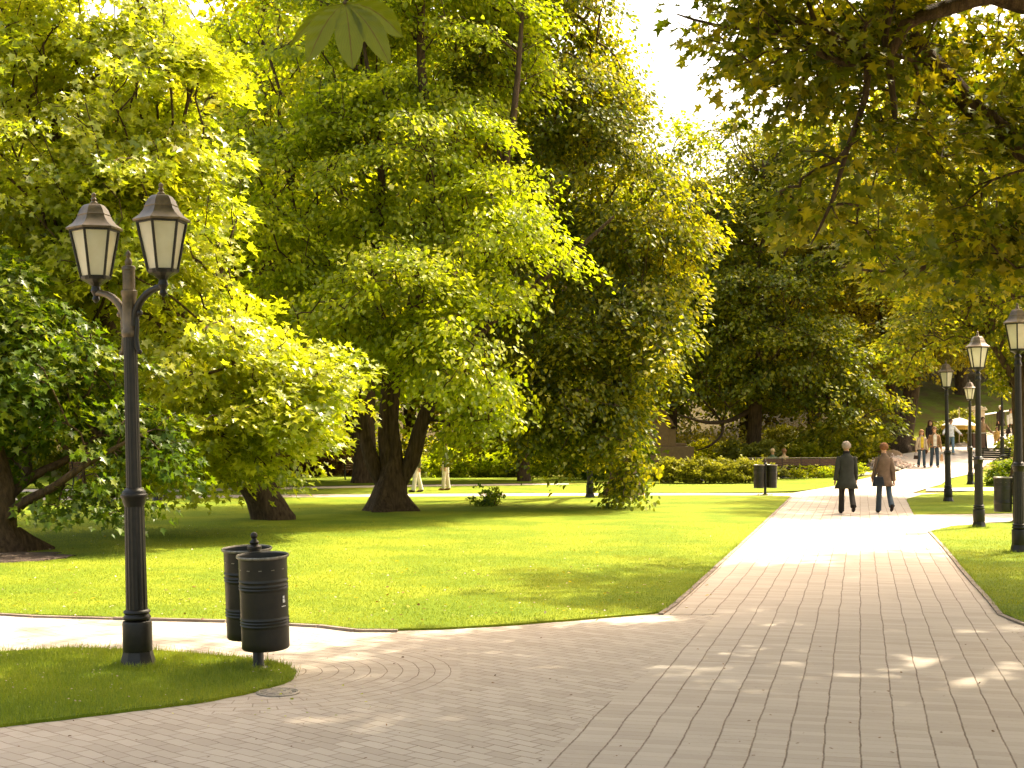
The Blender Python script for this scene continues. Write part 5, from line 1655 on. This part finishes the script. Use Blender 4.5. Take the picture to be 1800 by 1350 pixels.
# ------------------------------------------------------------------ chestnut leaf hanging close to the camera
def chestnut_leaf():
    d = 4.4
    hub = P(606, 5, d)
    root = empty('chestnut_leaf', hub); tag(root, 'large hanging chestnut leaf with drooping leaflets at the top of the frame', 'leaf')
    mt, t, n, l = nt('chestnut_leaflet')
    uvn = n.new('ShaderNodeAttribute'); uvn.attribute_name = 'lv'
    sep = n.new('ShaderNodeSeparateXYZ'); l.new(uvn.outputs['Vector'], sep.inputs[0])
    ax = mmath(t, 'ABSOLUTE', sep.outputs[0])
    vein = mmath(t, 'FRACT', mmath(t, 'SUBTRACT', mmath(t, 'MULTIPLY', sep.outputs[1], 11.0), mmath(t, 'MULTIPLY', ax, 5.5)))
    vv = ramp(t, mmath(t, 'ABSOLUTE', mmath(t, 'SUBTRACT', vein, .5)), [(.0, (1, 1, 1)), (.12, (0, 0, 0))])
    mid = ramp(t, ax, [(.02, (1, 1, 1)), (.06, (0, 0, 0))])
    va = mmath(t, 'MAXIMUM', mmath(t, 'MULTIPLY', vv, .55), mid)
    base = mixc(t, noise(t, pos(t), 14, 3), (.105, .13, .006), (.17, .18, .009))
    col = mixc(t, va, base, (.10, .055, .010))
    db = n.new('ShaderNodeBsdfDiffuse'); l.new(col, db.inputs[0])
    tb = n.new('ShaderNodeBsdfTranslucent'); l.new(mixc(t, 1.0, col, (1.6, 1.7, .6), 'MULTIPLY'), tb.inputs[0])
    mx = n.new('ShaderNodeMixShader'); mx.inputs[0].default_value = .55
    l.new(db.outputs[0], mx.inputs[1]); l.new(tb.outputs[0], mx.inputs[2])
    gl = n.new('ShaderNodeBsdfGlossy'); gl.inputs['Roughness'].default_value = .4
    m2 = n.new('ShaderNodeMixShader'); m2.inputs[0].default_value = .02; l.new(mx.outputs[0], m2.inputs[1]); l.new(gl.outputs[0], m2.inputs[2])
    out(t, m2.outputs[0])
    for (tx, ty, td, wd) in ((508, 84, .08, .014), (540, 110, -.02, .038), (620, 122, -.03, .044), (686, 114, -.05, .036), (708, 66, .03, .036)):
        tip = P(tx, ty, d+td)-hub
        L = tip.length; dr = tip.normalized()
        side = dr.cross(Vector((0, -1, 0))).normalized(); nrm = side.cross(dr)
        rows, cols = 26, 8
        vs = []; fs = []; lv = []
        for j in range(rows+1):
            v = j/rows
            w = wd*(math.sin(PI*min(1, v**1.55))**.8 if v < 1 else 0)*(1.0+.05*(j % 2))+.0008
            for q in range(cols+1):
                u = -1+2*q/cols
                fold = abs(u)*w*.35
                c = dr*(L*v)+side*(u*w)-Vector((0, 0, 1))*(-.03*math.sin(PI*v))+nrm*(fold+.002*math.sin(v*34-abs(u)*6))
                vs.append(c); lv.append((u, v, 0))
        for j in range(rows):
            for q in range(cols): a = j*(cols+1)+q; fs.append((a, a+1, a+cols+2, a+cols+1))
        me = bpy.data.meshes.new('leaflet'); me.from_pydata([tuple(v) for v in vs], [], fs)
        at = me.attributes.new('lv', 'FLOAT_VECTOR', 'POINT'); at.data.foreach_set('vector', np.array(lv, np.float32).ravel())
        link('leaflet', me, mt, root, True)
    m = MB(); m.tube([(0, 0, .0), (.005, .05, .12), (-.01, .2, .3), (-.08, .5, .7), (.0, .9, 1.6)], [.004, .003, .003, .006, .012], 6)
    m.ball((0, 0, 0), .007, 8)
    m.build('petiole', MAT['bark_light'], root)
chestnut_leaf()

# ------------------------------------------------------------------ grass blades, litter
def blades(name, outline_sets, n_per_m2, h0, h1, wid, seed, yr=(0, 99), xr=(-99, 99), parent_kind='stuff', dens=None):
    rng = np.random.default_rng(seed)
    PS = []
    for ol in outline_sets:
        P2 = np.array([(w.x, w.y) for w in ol])
        lo = np.maximum(P2.min(0), [xr[0], yr[0]]); hi = np.minimum(P2.max(0), [xr[1], yr[1]])
        if (hi <= lo).any(): continue
        n = int((hi-lo).prod()*n_per_m2)
        p = rng.uniform(lo, hi, (n, 2)); p = p[inpoly(p, P2)]
        # only what the camera or a step to the side could see
        p = p[np.abs(p[:, 0]) < .43*p[:, 1]+.6]
        if dens is not None: p = p[rng.uniform(0, 1, len(p)) < dens(p)]
        PS.append(p)
    p = np.concatenate(PS); n = len(p)
    h = rng.uniform(h0, h1, n)*(1+.5*(rng.uniform(0, 1, n) > .96))
    a = rng.uniform(0, 2*PI, n); la = rng.uniform(0, 2*PI, n); lean = h*rng.uniform(.1, .7, n)
    bx = np.cos(a)*wid/2; by = np.sin(a)*wid/2
    z0 = np.full(n, .018)
    lx = np.cos(la)*lean; ly = np.sin(la)*lean
    V = np.stack([np.stack([p[:, 0]-bx, p[:, 1]-by, z0], 1), np.stack([p[:, 0]+bx, p[:, 1]+by, z0], 1),
                  np.stack([p[:, 0]+bx*.6+lx*.4, p[:, 1]+by*.6+ly*.4, z0+h*.6], 1), np.stack([p[:, 0]-bx*.6+lx*.4, p[:, 1]-by*.6+ly*.4, z0+h*.6], 1),
                  np.stack([p[:, 0]+lx, p[:, 1]+ly, z0+h], 1)], 1).reshape(-1, 3)
    i = np.arange(n)*5
    F = np.concatenate([np.stack([i, i+1, i+2], 1), np.stack([i, i+2, i+3], 1), np.stack([i+3, i+2, i+4], 1)])
    me = fast_mesh(name, V, F)
    patch = .5+.25*np.sin(p[:, 0]*2.1+1.3*np.sin(p[:, 1]*1.7))+.25*np.sin(p[:, 1]*2.9+p[:, 0])
    at = me.attributes.new('rnd', 'FLOAT', 'POINT'); at.data.foreach_set('value', np.repeat(np.clip(patch*.5+rng.uniform(0, .55, n), 0, 1), 5).astype(np.float32))
    o = link(name, me, MAT['blade']); tag(o, kind='stuff')
    return o
isl_ol = LAWNS['grass_island'][0]
def edge_tufts(ol):
    return None
blades('grass', [isl_ol], 5200, .018, .05, .0045, 90)
big_ol = LAWNS['lawn'][0]
fade = lambda p: np.clip((31-p[:, 1])/15, 0, 1)
blades('grass', [big_ol], 1300, .010, .030, .007, 91, yr=(13.2, 31), dens=fade)
blades('grass', [LAWNS['lawn'][2]], 1100, .010, .035, .008, 93, yr=(12, 31), dens=fade)
# tufts round the lamp and bin feet
def tufts():
    rng = np.random.default_rng(8)
    C = []
    for (px, py, r, n) in ((243, 1176, .17, 700), (455, 1180, .12, 260), (418, 1178, .12, 180), (1721, 930, .17, 200), (1345, 871, .2, 160), (1790, 974, .2, 260)):
        g = G(px, py); a = rng.uniform(0, 2*PI, n); rr = r+rng.uniform(-.01, .10, n)*rng.uniform(0, 1, n)
        C.append(np.stack([g.x+np.cos(a)*rr, g.y+np.sin(a)*rr], 1))
    for ol, lim, dn in ((isl_ol, 16, 70), (big_ol, 24, 34), (LAWNS['lawn'][2], 24, 34)):
        for a_, b_ in zip(ol, ol[1:]+ol[:1]):
            if a_.y > lim or abs(a_.x) > .45*a_.y+1: continue
            k = int((b_-a_).length*dn*rng.uniform(.2, 1.6)); t_ = rng.uniform(0, 1, k)
            C.append(np.stack([a_.x+(b_.x-a_.x)*t_+rng.normal(size=k)*.022, a_.y+(b_.y-a_.y)*t_+rng.normal(size=k)*.022], 1))
    p = np.concatenate(C); n = len(p)
    h = rng.uniform(.03, .09, n); la = rng.uniform(0, 2*PI, n); w = .006; a = rng.uniform(0, PI, n)
    lx, ly = np.cos(la)*h*.4, np.sin(la)*h*.4
    V = np.stack([np.stack([p[:, 0]-np.cos(a)*w/2, p[:, 1]-np.sin(a)*w/2, np.full(n, .015)], 1), np.stack([p[:, 0]+np.cos(a)*w/2, p[:, 1]+np.sin(a)*w/2, np.full(n, .015)], 1), np.stack([p[:, 0]+lx, p[:, 1]+ly, .015+h], 1)], 1).reshape(-1, 3)
    i = np.arange(n)*3
    me = fast_mesh('grass_tufts', V, np.stack([i, i+1, i+2], 1))
    at = me.attributes.new('rnd', 'FLOAT', 'POINT'); at.data.foreach_set('value', np.repeat(rng.uniform(0, .6, n), 3).astype(np.float32))
    tag(link('grass_tufts', me, MAT['blade']), kind='stuff')
tufts()

def scatter_bits(name, n, region, size, mat, seed, z=.012, kind='linden'):
    rng = np.random.default_rng(seed)
    px = rng.uniform(region[0], region[1], n); 
    y0, y1 = region[2], region[3]
    py = y0+(y1-y0)*rng.uniform(0, 1, n)
    C = np.array([tuple(G(a, b)) for a, b in zip(px, py)]); C[:, 2] = z
    tip = unit(rng.normal(size=(n, 3))*[1, 1, .12]); nrm = np.array([0, 0, 1.0])+rng.normal(size=(n, 3))*.3
    me = leaf_mesh(name, C, tip, nrm, size*rng.uniform(.5, 1.2, n), rng.uniform(0, 1, n), kind)
    tag(link(name, me, MAT[mat]), kind='stuff')
scatter_bits('fallen_leaves', 110, (-20, 1820, 1110, 1350), .024, 'lf_red', 95)
scatter_bits('fallen_leaves', 30, (300, 660, 1190, 1280), .026, 'lf_maple', 96)
scatter_bits('fallen_leaves', 240, (-20, 1250, 890, 1100), .05, 'lf_gold', 94, z=.05)
scatter_bits('daisies', 260, (0, 1250, 925, 1095), .030, 'lf_flower', 97, z=.062)
scatter_bits('daisies', 90, (0, 500, 1150, 1260), .018, 'lf_flower', 98, z=.062)
scatter_bits('dead_leaves', 70, (0, 1200, 1000, 1098), .045, 'lf_red', 99, z=.055)
